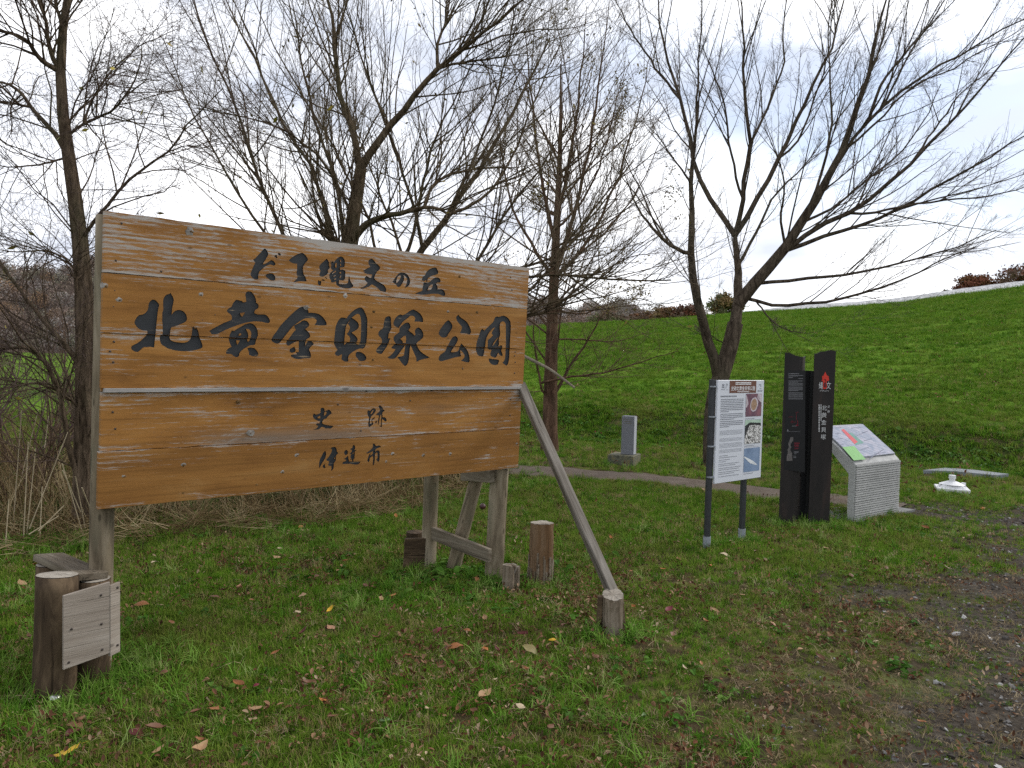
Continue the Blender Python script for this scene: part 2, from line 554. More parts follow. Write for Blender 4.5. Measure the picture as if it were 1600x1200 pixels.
# ground sheet: fine near the camera, reaching past the horizon
def make_ground():
    rr = np.concatenate([[0.02], np.geomspace(0.6, 70, 190), np.geomspace(76, 3200, 26)])
    na = 420
    az = np.linspace(-np.pi, np.pi, na, endpoint=False)
    # crowd the spokes into the forward view
    az = az - 0.55 * np.sin(az)
    A, R = np.meshgrid(az, rr)
    X = R * np.sin(A); Y = R * np.cos(A)
    Z = H(X, Y)
    V = np.stack([X, Y, Z], -1).reshape(-1, 3)
    i = np.arange(len(rr) - 1)[:, None] * na
    j = np.arange(na)[None, :]
    F = np.stack([i + j, i + na + j, i + na + (j + 1) % na, i + (j + 1) % na], -1).reshape(-1, 4)[:, ::-1]
    x, y = V[:, 0], V[:, 1]
    near = np.hypot(x, y) < 30
    gw = np.zeros(len(V)); gw[near] = gravel_w(x[near], y[near])
    s, t = hill_s(x, y)
    bank = sst(s, -.1, .4) * (1 - sst(s, 1.6, 2.6)) * sst(t, -30, -12)
    rd = np.zeros(len(V)); rd[near] = sst(poly_sd(REED, x[near], y[near]), -.25, .35)
    m, N, L, b = new_mat('meadow_ground', 0.95, 0.02)
    at_ = lambda nm: (lambda n: (setattr(n, 'attribute_name', nm), n.outputs['Fac'])[1])(N.new('ShaderNodeAttribute'))
    n1 = noise(N, L, coords(N, L, 'pos', (1, 1, .6)), 0.55, 5, 0.6)
    n2 = noise(N, L, coords(N, L, 'pos', (1, 1, 1)), 3.3, 6, 0.68)
    n3 = noise(N, L, coords(N, L, 'pos', (1, 1, 1)), 26.0, 4, 0.6)
    hillc = ramp(N, [(0.3, (0.052, 0.118, 0.009)), (0.46, (0.088, 0.178, 0.014)), (0.6, (0.122, 0.202, 0.021)), (0.74, (0.155, 0.185, 0.04))])
    L.new(mth(N, L, 'MULTIPLY_ADD', n2, 0.72, mth(N, L, 'MULTIPLY', n1, 0.33)), hillc.inputs[0])
    dk = ramp(N, [(0.28, 0.35), (0.55, 1.0), (0.8, 1.25)]); L.new(n3, dk.inputs[0])
    green = mixc(N, L, 0.8, hillc.outputs[0], dk.outputs[0], 'MULTIPLY')
    soil = ramp(N, [(0.3, (0.026, 0.019, 0.010)), (0.48, (0.062, 0.048, 0.025)), (0.6, (0.085, 0.105, 0.02)), (0.8, (0.125, 0.108, 0.055))])
    L.new(n2, soil.inputs[0])
    nearf = at_('near')
    col = mixc(N, L, nearf, green, soil.outputs[0])
    grv = ramp(N, [(0.25, (0.016, 0.0125, 0.010)), (0.45, (0.046, 0.038, 0.030)), (0.6, (0.078, 0.067, 0.054)), (0.75, (0.135, 0.12, 0.104))])
    L.new(mth(N, L, 'MULTIPLY_ADD', n3, 0.55, mth(N, L, 'MULTIPLY', n2, 0.45)), grv.inputs[0])
    col = mixc(N, L, at_('gravel'), col, grv.outputs[0])
    col = mixc(N, L, mth(N, L, 'MULTIPLY', at_('reed'), 0.85), col, (0.05, 0.036, 0.02))
    bc = ramp(N, [(0.45, (0.035, 0.065, 0.015)), (0.6, (0.085, 0.06, 0.036)), (0.75, (0.14, 0.10, 0.065))])
    L.new(n2, bc.inputs[0])
    col = mixc(N, L, mth(N, L, 'MULTIPLY', at_('bank'), 0.8), col, bc.outputs[0])
    L.new(col, b.inputs['Base Color'])
    bump(N, L, b, mth(N, L, 'MULTIPLY_ADD', n3, 0.35, n2), 0.8, 0.09)
    nf = (1 - sst(np.hypot(x, y), 16, 24)) * (1 - sst(s, .5, 3))
    o = mk('ground', V, F, m, origin=(0, 0, 0), smooth=True, attrs=dict(gravel=gw, near=nf, bank=bank, reed=rd))
    return tag(o, 'grassy ground running back to a green hill', kind='structure')
ground = make_ground()

# trodden earth path, laid a little above the ground sheet
def ribbon(name, pts, w, mat, lift, label, ragged=0.06, step=0.12, nw=7):
    pts = np.asarray(pts, float)
    seg = np.r_[0, np.cumsum(np.hypot(*np.diff(pts, axis=0).T))]
    tt = np.arange(0, seg[-1], step)
    c = np.stack([np.interp(tt, seg, pts[:, 0]), np.interp(tt, seg, pts[:, 1])], 1)
    for _ in range(12): c[1:-1] = .25 * c[:-2] + .5 * c[1:-1] + .25 * c[2:]
    tg = norm(np.gradient(c, axis=0)); nn = np.stack([-tg[:, 1], tg[:, 0]], 1)
    o1 = w + ragged * (np.sin(tt * 5.1) + .7 * np.sin(tt * 11.7 + 1) + .5 * np.sin(tt * 23.0))
    o2 = w + ragged * (np.sin(tt * 4.3 + 2) + .7 * np.sin(tt * 13.1) + .5 * np.sin(tt * 21.0 + 1))
    q = np.linspace(-1, 1, nw)
    V = []
    for i in range(nw):
        off = np.where(q[i] < 0, o1, o2) * q[i]
        p = c + nn * off[:, None]
        V.append(np.stack([p[:, 0], p[:, 1], H(p[:, 0], p[:, 1]) + lift - 0.012 * abs(q[i]) ** 4], 1))
    V = np.stack(V, 1).reshape(-1, 3)
    i = np.arange(len(tt) - 1)[:, None] * nw; j = np.arange(nw - 1)[None, :]
    F = np.stack([i + j, i + nw + j, i + nw + j + 1, i + j + 1], -1).reshape(-1, 4)[:, ::-1]
    o = mk(name, V, F, mat, origin=(0, 0, 0), smooth=True)
    return tag(o, label, kind='structure')

m, N, L, b = new_mat('path_earth', 0.95, 0.1)
n2 = noise(N, L, coords(N, L, 'pos', (1, 1, 1)), 5.0, 6, 0.65); n3 = noise(N, L, coords(N, L, 'pos', (1, 1, 1)), 60.0, 3)
r = ramp(N, [(0.3, (0.062, 0.046, 0.034)), (0.5, (0.098, 0.076, 0.058)), (0.7, (0.145, 0.118, 0.095))])
L.new(mth(N, L, 'MULTIPLY_ADD', n3, 0.4, mth(N, L, 'MULTIPLY', n2, 0.6)), r.inputs[0]); L.new(r.outputs[0], b.inputs['Base Color'])
bump(N, L, b, n3, 0.5, 0.01)
M['earth'] = m
ribbon('path', PATH, PATH_W, M['earth'], 0.016, 'trodden brown earth path below the hill')

# low bed of white shells along the crest of the hill
def shell_bed():
    ts = np.linspace(-7, 60, 260); ss = np.linspace(0, 1, 14)
    T, S = np.meshgrid(ts, ss, indexing='ij')
    s = CREST - 1.1 + S * 9.0 + 0.5 * np.sin(T * .5)
    x = FOOT0[0] + FT[0] * T + FN[0] * s; y = FOOT0[1] + FT[1] * T + FN[1] * s
    hh = 0.40 * sst(S, 0, .30) * (1 - sst(S, .75, 1.0)) * sst(T, -7, 1)
    z = H(x, y) + hh + 0.02 + 0.03 * rng.random(x.shape) * (hh > .01) - 0.05 * ((S == 0) | (S == 1))
    V = np.stack([x, y, z], -1).reshape(-1, 3)
    n = len(ss); i = np.arange(len(ts) - 1)[:, None] * n; j = np.arange(n - 1)[None, :]
    F = np.stack([i + j, i + n + j, i + n + j + 1, i + j + 1], -1).reshape(-1, 4)
    m, N, L, b = new_mat('white_shells', 0.8, 0.2)
    v = nd(N, 'ShaderNodeTexVoronoi', Scale=9.0)
    L.new(coords(N, L, 'pos', (1, 1, 1)), v.inputs['Vector'])
    big = noise(N, L, coords(N, L, 'pos', (1, 1, 1)), 2.2, 4, 0.7)
    r = ramp(N, [(0.2, 0.16), (0.5, 0.36), (0.8, 0.58)])
    L.new(mth(N, L, 'MULTIPLY_ADD', v.outputs['Color'], 0.55, mth(N, L, 'MULTIPLY', big, 0.55)), r.inputs[0])
    L.new(r.outputs[0], b.inputs['Base Color'])
    bump(N, L, b, v.outputs['Distance'], 0.8, 0.1)
    o = mk('shell_bed', V, F, m, origin=(0, 0, 0))
    return tag(o, 'band of white shells along the crest of the hill', kind='stuff')
shell_bed()

# far wooded ridge
def ridge():
    az = np.radians(np.linspace(-75, 62, 240))
    d0 = 330.0
    px = 800 + FPX * np.tan(az)
    hz = 541 + (px) * 0.0262
    top = np.interp(px, [-2000, -400, 0, 150, 500, 826, 900, 1000, 1100, 1500, 3000], [452, 436, 430, 428, 455, 488, 492, 498, 512, 565, 640])
    h = np.maximum((hz - top) / FPX * d0 * np.cos(az) / np.cos(az), -6) + 1.55
    h = h + 1.6 * np.sin(az * 60) + 1.1 * np.sin(az * 137 + 1) + .7 * np.sin(az * 311)
    prof = [(0.62, -3.0, 0), (0.7, 0.10, 1), (0.8, 0.5, 1), (0.9, .82, 1), (1.0, 1.0, 1), (1.15, .9, 1), (1.4, .3, 1)]
    V = []
    for k, f, on in prof:
        dist = d0 * k / np.cos(az) * 1.0
        V.append(np.stack([dist * np.sin(az), dist * np.cos(az), (h * f if on else np.full_like(h, -3.0))], 1))
    V = np.stack(V, 0)
    n = len(az); P = V.reshape(-1, 3)
    i = np.arange(len(prof) - 1)[:, None] * n; j = np.arange(n - 1)[None, :]
    F = np.stack([i + j, i + j + 1, i + n + j + 1, i + n + j], -1).reshape(-1, 4)
    m, N, L, b = new_mat('wooded_slope', 1.0, 0.0)
    f1 = noise(N, L, coords(N, L, 'pos', (1, 1, 1)), 0.06, 6, 0.7)
    r = ramp(N, [(0.3, (0.10, 0.088, 0.08)), (0.5, (0.145, 0.115, 0.092)), (0.62, (0.165, 0.118, 0.07)), (0.75, (0.10, 0.105, 0.066))])
    L.new(f1, r.inputs[0]); L.new(r.outputs[0], b.inputs['Base Color'])
    o = mk('hills', P, F, m, origin=(0, 0, 0), smooth=True)
    tag(o, 'low wooded ridge far behind the meadow', kind='structure')
    return V
RIDGE = ridge()

# ------------------------------------------------------------------ the big wooden sign
SU = norm(ray(2145, 597)); _w = CF - .81 * CR - 16.05 * CU
SW = norm(_w - SU * (SU @ _w)); SN = norm(np.cross(SU, SW))
if SN @ (CAM - at(500, 560, 4.3)) < 0: SN = -SN
STL = at(163, 329, 3.5)

def on_sign(x, y):
    d = ray(x, y)
    P = CAM + d * ((STL - CAM) @ SN) / (d @ SN)
    return (P - STL) @ SU, (P - STL) @ SW

def S3(a, b, c=0.0):
    return STL + np.multiply.outer(np.asarray(a, float), SU) + np.multiply.outer(np.asarray(b, float), SW) + np.multiply.outer(np.asarray(c, float), SN)

GL = {
'kita': (190, 445, 10, [('P', '490,230 530,240 565,275 590,320 570,370 558,480 540,640 528,780 520,870 510,980 440,968 400,975 355,972 325,990 290,1025 250,1055 200,1040 155,1015 148,970 175,945 250,910 310,865 350,825 390,790 402,750 400,718 330,715 270,690 220,640 195,590 215,540 245,495 270,472 330,465 385,430 415,370 418,310 430,270 470,235'),
  ('P', '690,155 745,145 765,120 775,150 800,185 815,240 805,290 790,360 780,465 820,415 880,390 940,400 985,430 1015,480 1022,560 960,600 880,630 820,655 770,662 755,740 748,850 790,880 850,895 920,905 990,905 1045,885 1080,840 1095,760 1105,690 1085,640 1110,668 1122,645 1135,690 1140,655 1160,700 1155,645 1185,700 1205,760 1215,820 1245,880 1270,960 1255,990 1180,1015 1080,1035 960,1040 860,1030 780,1010 720,995 680,965 630,940 605,900 595,820 605,790 640,780 640,640 630,560 635,500 630,440 650,400 645,290 650,215')]),
'ki': (300, 445, 10, [('P', '845,110 890,100 930,110 960,150 985,190 1000,240 998,285 1030,295 1042,330 1030,370 980,395 970,440 1010,460 1080,465 1130,460 1175,485 1205,530 1220,570 1200,600 1150,595 1080,575 980,570 900,580 800,600 700,635 600,670 500,715 430,750 390,770 305,775 290,745 265,722 330,680 400,645 480,600 560,570 625,545 618,480 590,455 550,425 538,400 580,360 620,345 630,300 660,260 690,230 720,240 770,250 800,275 845,265 838,190 828,160'),
  ('H', '750,440 825,430 805,470 780,498 755,475'),
  ('P', '860,605 910,598 960,615 1000,660 1025,720 1028,790 1005,850 990,930 960,945 900,945 850,975 790,1015 745,1060 735,1115 700,1135 650,1115 615,1080 540,1080 530,1040 570,990 620,970 590,910 573,850 585,780 610,735 620,708 655,725 700,690 760,655 810,625'),
  ('H', '840,690 885,690 915,720 925,770 915,820 900,870 880,890 860,870 880,800 870,750 850,710'), ('H', '695,865 745,870 735,900 710,935 695,900'), ('H', '720,790 745,755 770,765 755,795'),
  ('P', '865,990 930,980 980,990 1020,1035 1042,1080 1025,1120 960,1120 890,1095 895,1060')]),
'kin': (400, 465, 10, [('P', '740,140 760,128 795,165 815,200 820,235 900,235 980,255 1040,300 1085,360 1105,410 1095,435 1000,435 950,430 910,430 940,385 945,345 900,320 850,322 780,318 720,345 640,400 580,440 530,500 480,565 430,625 390,690 340,725 290,710 245,680 240,650 260,600 310,540 370,450 420,390 500,310 570,240 650,175 700,145'),
  ('P', '760,352 800,370 830,410 828,440 800,470 765,490 800,520 835,560 848,600 830,630 790,645 775,680 770,760 800,690 830,675 880,685 905,725 880,750 850,775 825,810 850,855 865,910 850,945 800,945 740,950 680,965 610,955 560,930 540,905 570,890 640,885 625,850 670,850 668,680 620,690 570,715 510,755 480,740 468,700 500,655 540,600 590,530 620,505 600,470 595,430 640,415 690,385 720,360'),
  ('P', '525,810 560,785 600,765 615,800 622,835 600,855 550,865 525,840')]),
'kai': (480, 465, 10, [('P', '530,310 590,315 610,325 640,280 690,225 750,180 820,150 860,165 885,195 900,235 925,290 940,350 935,450 935,560 925,690 910,760 880,800 820,795 760,820 710,850 660,890 640,930 645,995 600,1005 550,980 535,960 545,885 510,905 470,915 430,885 445,845 475,820 440,770 415,700 425,600 430,540 445,440 470,380 495,340'),
  ('H', '690,320 720,290 770,255 805,255 830,290 840,370 840,500 832,650 825,700 805,740 770,720 745,700 665,690 620,700 580,740 580,650 590,560 600,460 620,415'),
  ('P', '640,400 690,315 745,345 790,385 808,435 800,470 775,500 740,520 690,545 720,570 765,605 790,655 775,690 765,710 640,705 665,680 668,620 640,590 612,570 640,540 660,500 668,460 645,420 625,415'),
  ('P', '765,850 820,845 870,865 910,900 932,945 910,985 850,995 805,985 790,950 760,920 755,885')]),
'zuka': (560, 470, 10, [('P', '430,250 470,240 490,238 508,275 505,320 510,380 518,420 500,460 470,510 462,590 500,575 480,620 460,690 430,740 400,780 370,830 330,830 285,810 275,770 310,720 350,680 370,640 355,580 320,555 303,510 330,460 385,430 395,350 405,290'),
  ('P', '600,240 650,210 675,215 680,225 720,215 780,170 850,130 890,150 940,180 980,220 1005,270 1010,320 1000,335 940,325 870,325 890,270 855,235 810,230 780,260 740,290 690,330 660,370 625,425 580,405 545,375 545,330 570,280'),
  ('P', '720,350 765,335 795,350 815,405 795,440 780,455 800,480 840,505 875,545 890,520 875,470 900,430 940,410 985,450 1010,500 1015,570 970,610 920,645 900,670 920,710 960,780 1020,830 1080,865 1118,890 1040,905 960,925 920,955 905,945 910,900 880,840 850,770 820,700 808,720 800,800 790,920 775,980 735,1022 690,990 650,930 610,880 690,865 715,850 725,760 735,690 700,740 660,790 620,850 570,905 500,910 455,885 520,840 560,790 580,755 530,750 515,730 550,690 580,670 550,620 540,575 580,530 640,490 635,450 650,410'),
  ('H', '705,550 735,545 745,600 735,660 690,660 690,630 650,595 680,575')]),
'kou': (670, 475, 10, [('P', '300,250 330,270 365,320 368,370 335,420 300,470 285,510 230,528 180,510 145,460 165,410 210,345 260,280'),
  ('P', '430,190 465,165 485,205 540,240 595,280 630,340 655,410 655,450 635,480 580,460 480,455 510,400 518,360 480,315 445,275 422,225'),
  ('P', '400,500 440,510 455,550 440,600 400,660 370,710 345,750 400,755 450,740 470,720 485,650 505,615 540,650 590,700 625,770 640,850 640,900 615,918 500,885 550,850 565,810 545,770 500,720 490,730 505,820 430,830 340,855 260,880 185,900 150,870 165,810 210,770 255,745 280,680 310,620 340,560 365,520')]),
'en': (670, 475, 10, [('P', '830,385 865,415 920,360 960,320 1010,275 1025,215 1060,190 1090,205 1150,178 1210,195 1255,240 1280,300 1275,450 1265,600 1262,760 1255,880 1240,940 1215,965 1150,920 1190,870 1200,780 1200,500 1200,330 1190,290 1160,268 1120,285 1105,330 1108,400 1115,480 1095,520 1090,545 1095,640 1080,660 1110,655 1120,640 1145,650 1145,700 1130,730 1150,770 1158,810 1115,810 1085,760 1070,800 1050,840 1015,835 965,810 960,770 985,715 945,715 915,690 915,660 920,610 915,570 960,530 1000,490 975,455 1000,410 1030,365 1000,380 950,430 910,500 890,560 880,640 870,740 855,810 830,825 770,805 740,740 735,660 750,580 775,510 800,430'),
  ('H', '1085,520 1050,575 1010,640 990,655 1015,600 1055,545'),
  ('P', '940,850 1000,860 1060,865 1100,875 1090,930 1060,955 1010,955 960,925 935,880')]),
'da': (380, 380, 20, [('P', '665,160 720,190 755,250 785,320 775,400 740,440 700,520 640,600 615,660 680,650 760,600 820,560 880,525 940,550 990,600 1015,660 960,710 900,680 840,665 790,680 720,710 640,760 570,830 500,890 475,980 470,1130 400,1135 330,1115 260,1060 225,990 245,900 300,770 350,660 380,600 345,570 310,525 330,490 370,490 430,410 520,320 600,220'),
  ('P', '720,965 800,945 880,940 940,960 990,1020 1010,1090 990,1160 930,1170 860,1160 780,1110 720,1055 695,1020'),
  ('P', '980,390 1030,365 1060,365 1045,400 1070,455 1045,475 1000,440 970,410'), ('P', '1090,310 1120,295 1180,345 1155,395 1110,370 1080,345')]),
'te': (430, 385, 20, [('P', '850,200 890,220 950,280 1000,350 1030,410 990,470 940,520 900,570 870,640 865,720 880,860 920,920 960,990 980,1095 920,1095 840,1090 760,1085 640,1110 560,1130 620,1065 680,1010 700,950 670,880 665,810 685,740 685,540 600,540 500,505 425,440 480,380 560,320 660,260 760,220')]),
'jou': (485, 395, 20, [('P', '500,185 525,200 560,250 585,300 580,400 605,450 590,500 540,540 555,610 530,660 480,700 400,745 320,750 270,700 290,630 320,570 290,520 270,450 290,390 350,320 430,260'),
  ('P', '250,850 290,890 335,870 340,930 320,1015 270,1015 225,970 235,900'), ('P', '360,830 410,830 455,860 440,885 340,865'), ('P', '450,770 490,755 525,805 510,815'),
  ('P', '640,300 690,260 720,290 740,300 770,240 840,170 900,130 950,110 1010,130 1060,190 1080,260 1075,400 1050,450 920,460 920,530 1000,520 1060,540 1100,590 1085,700 1085,800 1050,865 1000,870 900,850 885,960 900,975 1050,985 1150,970 1180,900 1195,760 1210,700 1225,790 1245,880 1290,950 1345,1030 1330,1065 1250,1105 1150,1115 1000,1095 900,1060 830,1020 805,980 800,900 700,935 645,920 640,850 600,800 585,720 600,650 650,600 720,540 670,530 640,480 650,400'),
  ('H', '770,340 820,300 820,460 770,460'), ('H', '920,220 950,220 965,290 955,310 930,270'), ('H', '925,360 955,340 955,410 925,400'), ('H', '905,610 960,595 960,650 920,650'), ('H', '910,780 950,690 960,740 935,785'),
  ('H', '670,640 790,560 800,590 690,660'), ('H', '705,735 790,690 790,720 720,745'), ('H', '735,820 800,795 800,830 750,850')]),
'mon': (550, 400, 20, [('P', '590,80 640,95 700,150 740,220 800,260 860,320 885,375 850,430 790,480 740,560 710,630 690,700 760,770 850,820 950,880 1020,930 1060,1000 1075,1060 1045,1135 960,1110 880,1090 830,1030 760,970 680,920 610,885 540,950 440,990 310,1035 235,985 330,980 400,940 460,880 490,840 440,800 395,740 390,690 430,640 470,625 540,680 600,690 610,640 630,580 560,580 470,560 385,530 390,490 330,470 420,420 500,370 570,345 560,310 515,260 505,190 530,120')]),
'no': (600, 410, 20, [('P', '500,325 560,315 640,325 720,370 780,450 815,550 815,650 770,730 720,770 640,800 680,730 710,650 725,560 705,480 660,420 610,400 630,470 625,540 590,620 540,710 490,770 410,765 380,690 310,650 265,610 300,550 350,480 410,400 460,350'),
  ('H', '440,430 500,400 530,420 510,500 460,580 400,645 375,630 390,540 415,470')]),
'oka': (640, 412, 20, [('P', '800,120 835,125 870,190 900,265 880,330 800,350 700,375 620,420 560,470 550,580 525,590 520,500 470,545 400,540 385,490 405,410 440,390 490,360 500,300 560,220 640,160 720,130'),
  ('P', '450,580 530,600 580,600 660,540 720,480 790,435 870,430 930,450 970,510 965,570 930,595 880,585 820,620 850,680 880,740 870,800 1000,800 1060,820 1100,890 1115,980 1080,1015 1020,1000 940,960 860,940 700,940 560,960 420,970 300,965 170,930 230,905 330,870 400,845 405,750 430,680 420,620'),
  ('H', '620,680 720,640 720,700 700,760 650,825 560,830 570,790')]),
'shi': (480, 630, 20, [('P', '430,160 480,140 530,150 550,200 555,250 620,230 680,200 730,230 760,280 780,325 730,350 680,390 640,430 610,480 550,495 500,530 480,580 480,640 560,670 680,695 780,705 835,725 790,760 740,795 640,790 580,800 530,750 450,740 400,800 330,830 190,830 280,800 340,750 350,720 290,690 290,650 310,625 390,630 405,570 300,540 230,490 190,450 185,350 240,325 270,360 330,350 420,310 430,250 420,200'),
  ('H', '330,440 410,390 420,470 335,475'), ('H', '530,320 570,260 620,290 600,350 540,400')]),
'seki': (560, 625, 20, [('P', '290,330 330,320 370,345 420,290 480,250 540,280 560,310 540,370 500,420 440,490 390,530 360,740 400,740 430,720 410,620 440,580 490,560 510,520 520,570 480,610 440,620 450,700 480,760 400,810 350,850 320,820 310,740 340,600 340,540 305,500 285,420'),
  ('H', '385,420 440,340 480,300 470,360 420,440 395,445'),
  ('P', '670,160 720,190 765,240 780,295 830,325 790,370 755,390 765,540 820,535 870,570 900,630 870,675 830,670 790,620 745,590 740,700 745,850 715,850 660,810 715,800 710,650 725,500 720,450 690,490 660,640 640,770 615,770 620,680 650,490 550,465 600,410 660,370 685,310 665,260 630,210'),
  ('P', '525,680 600,640 590,690 545,740')]),
'i': (490, 685, 20, [('P', '350,385 375,410 385,500 360,600 310,690 250,780 180,920 160,900 165,760 190,650 240,550 300,430'), ('P', '280,840 320,815 355,770 345,830 365,930 300,920 275,880'),
  ('P', '570,275 640,260 690,290 720,350 715,410 760,440 755,480 690,530 690,650 690,700 630,750 620,850 620,930 570,1000 535,1010 550,930 545,860 480,860 440,820 480,740 465,700 400,695 385,660 430,620 480,550 540,450 560,390 570,350 520,305'), ('H', '640,610 660,590 665,630 640,650')]),
'date': (530, 685, 20, [('P', '150,400 200,355 250,370 268,430 250,490 190,525 145,470'),
  ('P', '230,570 270,540 285,640 300,720 400,720 395,640 345,680 340,640 380,620 340,610 345,570 345,530 370,500 310,475 350,450 385,410 385,360 340,340 345,315 400,300 410,240 455,190 495,260 490,310 465,360 540,365 480,400 480,460 475,530 470,580 475,620 440,640 430,720 660,722 620,790 560,815 450,810 300,790 170,800 90,795 100,730 200,715 210,670 140,640'), ('H', '405,480 450,425 455,440 420,490')]),
'shi2': (530, 685, 20, [('P', '1040,165 1090,155 1120,190 1140,235 1220,220 1270,225 1300,265 1230,285 1150,320 1120,350 1110,420 1170,370 1220,370 1255,400 1260,550 1250,680 1220,740 1180,710 1140,650 1180,640 1190,540 1185,440 1120,450 1105,560 1100,720 1075,830 1040,835 1045,740 1055,600 1030,540 970,590 940,640 935,720 905,740 865,700 880,640 910,550 940,480 980,450 960,540 1045,480 1040,390 980,430 880,475 820,455 870,430 960,370 1030,290 1045,240')]),
}

def soften(P):
    out = []
    n = len(P)
    for i in range(n):
        a, b, c = P[i - 1], P[i], P[(i + 1) % n]
        u, v = norm(b - a), norm(c - b)
        if u @ v > 0.25:
            out.append(.25 * a + .75 * b); out.append(.75 * b + .25 * c)
        else: out.append(b)
    return np.array(out)

GLY = []
for k, (ox, oy, s, loops) in GL.items():
    L_ = []
    for kind, txt in loops:
        p = np.array([[float(v) for v in q.split(',')] for q in txt.split()]) / s + [ox, oy]
        p = soften(p)
        L_.append((kind, np.array([on_sign(*q) for q in p])))
    GLY.append((k, L_))

def in_poly(P, X, Y):
    ins = np.zeros(X.shape, bool)
    for i in range(len(P)):
        a, b = P[i], P[(i + 1) % len(P)]
        ins ^= ((a[1] > Y) != (b[1] > Y)) & (X < (b[0] - a[0]) * (Y - a[1]) / (b[1] - a[1] + 1e-15) + a[0])
    return ins

def in_glyph(L_, X, Y):
    r = np.zeros(X.shape, bool)
    for kind, P in L_:
        q = in_poly(P, X, Y)
        r = (r | q) if kind == 'P' else (r & ~q)
    return r

sign = thing('sign_board', 'large orange-brown plank sign with carved black calligraphy on round posts', 'sign board', ground_pt(500, 960))

# black carving paint with scraped flecks
m, N, L, b = new_mat('carving_paint', 0.55, 0.35)
f = noise(N, L, coords(N, L, 'loc', (5, 70, 1)), 1.0, 5, 0.6, 0.5)
r = ramp(N, [(0.0, (0.013, 0.014, 0.016)), (0.655, (0.024, 0.026, 0.03)), (0.70, (0.30, 0.22, 0.13))]); L.new(f, r.inputs[0])
L.new(r.outputs[0], b.inputs['Base Color']); bump(N, L, b, f, 0.3, 0.002)
M['carve'] = m

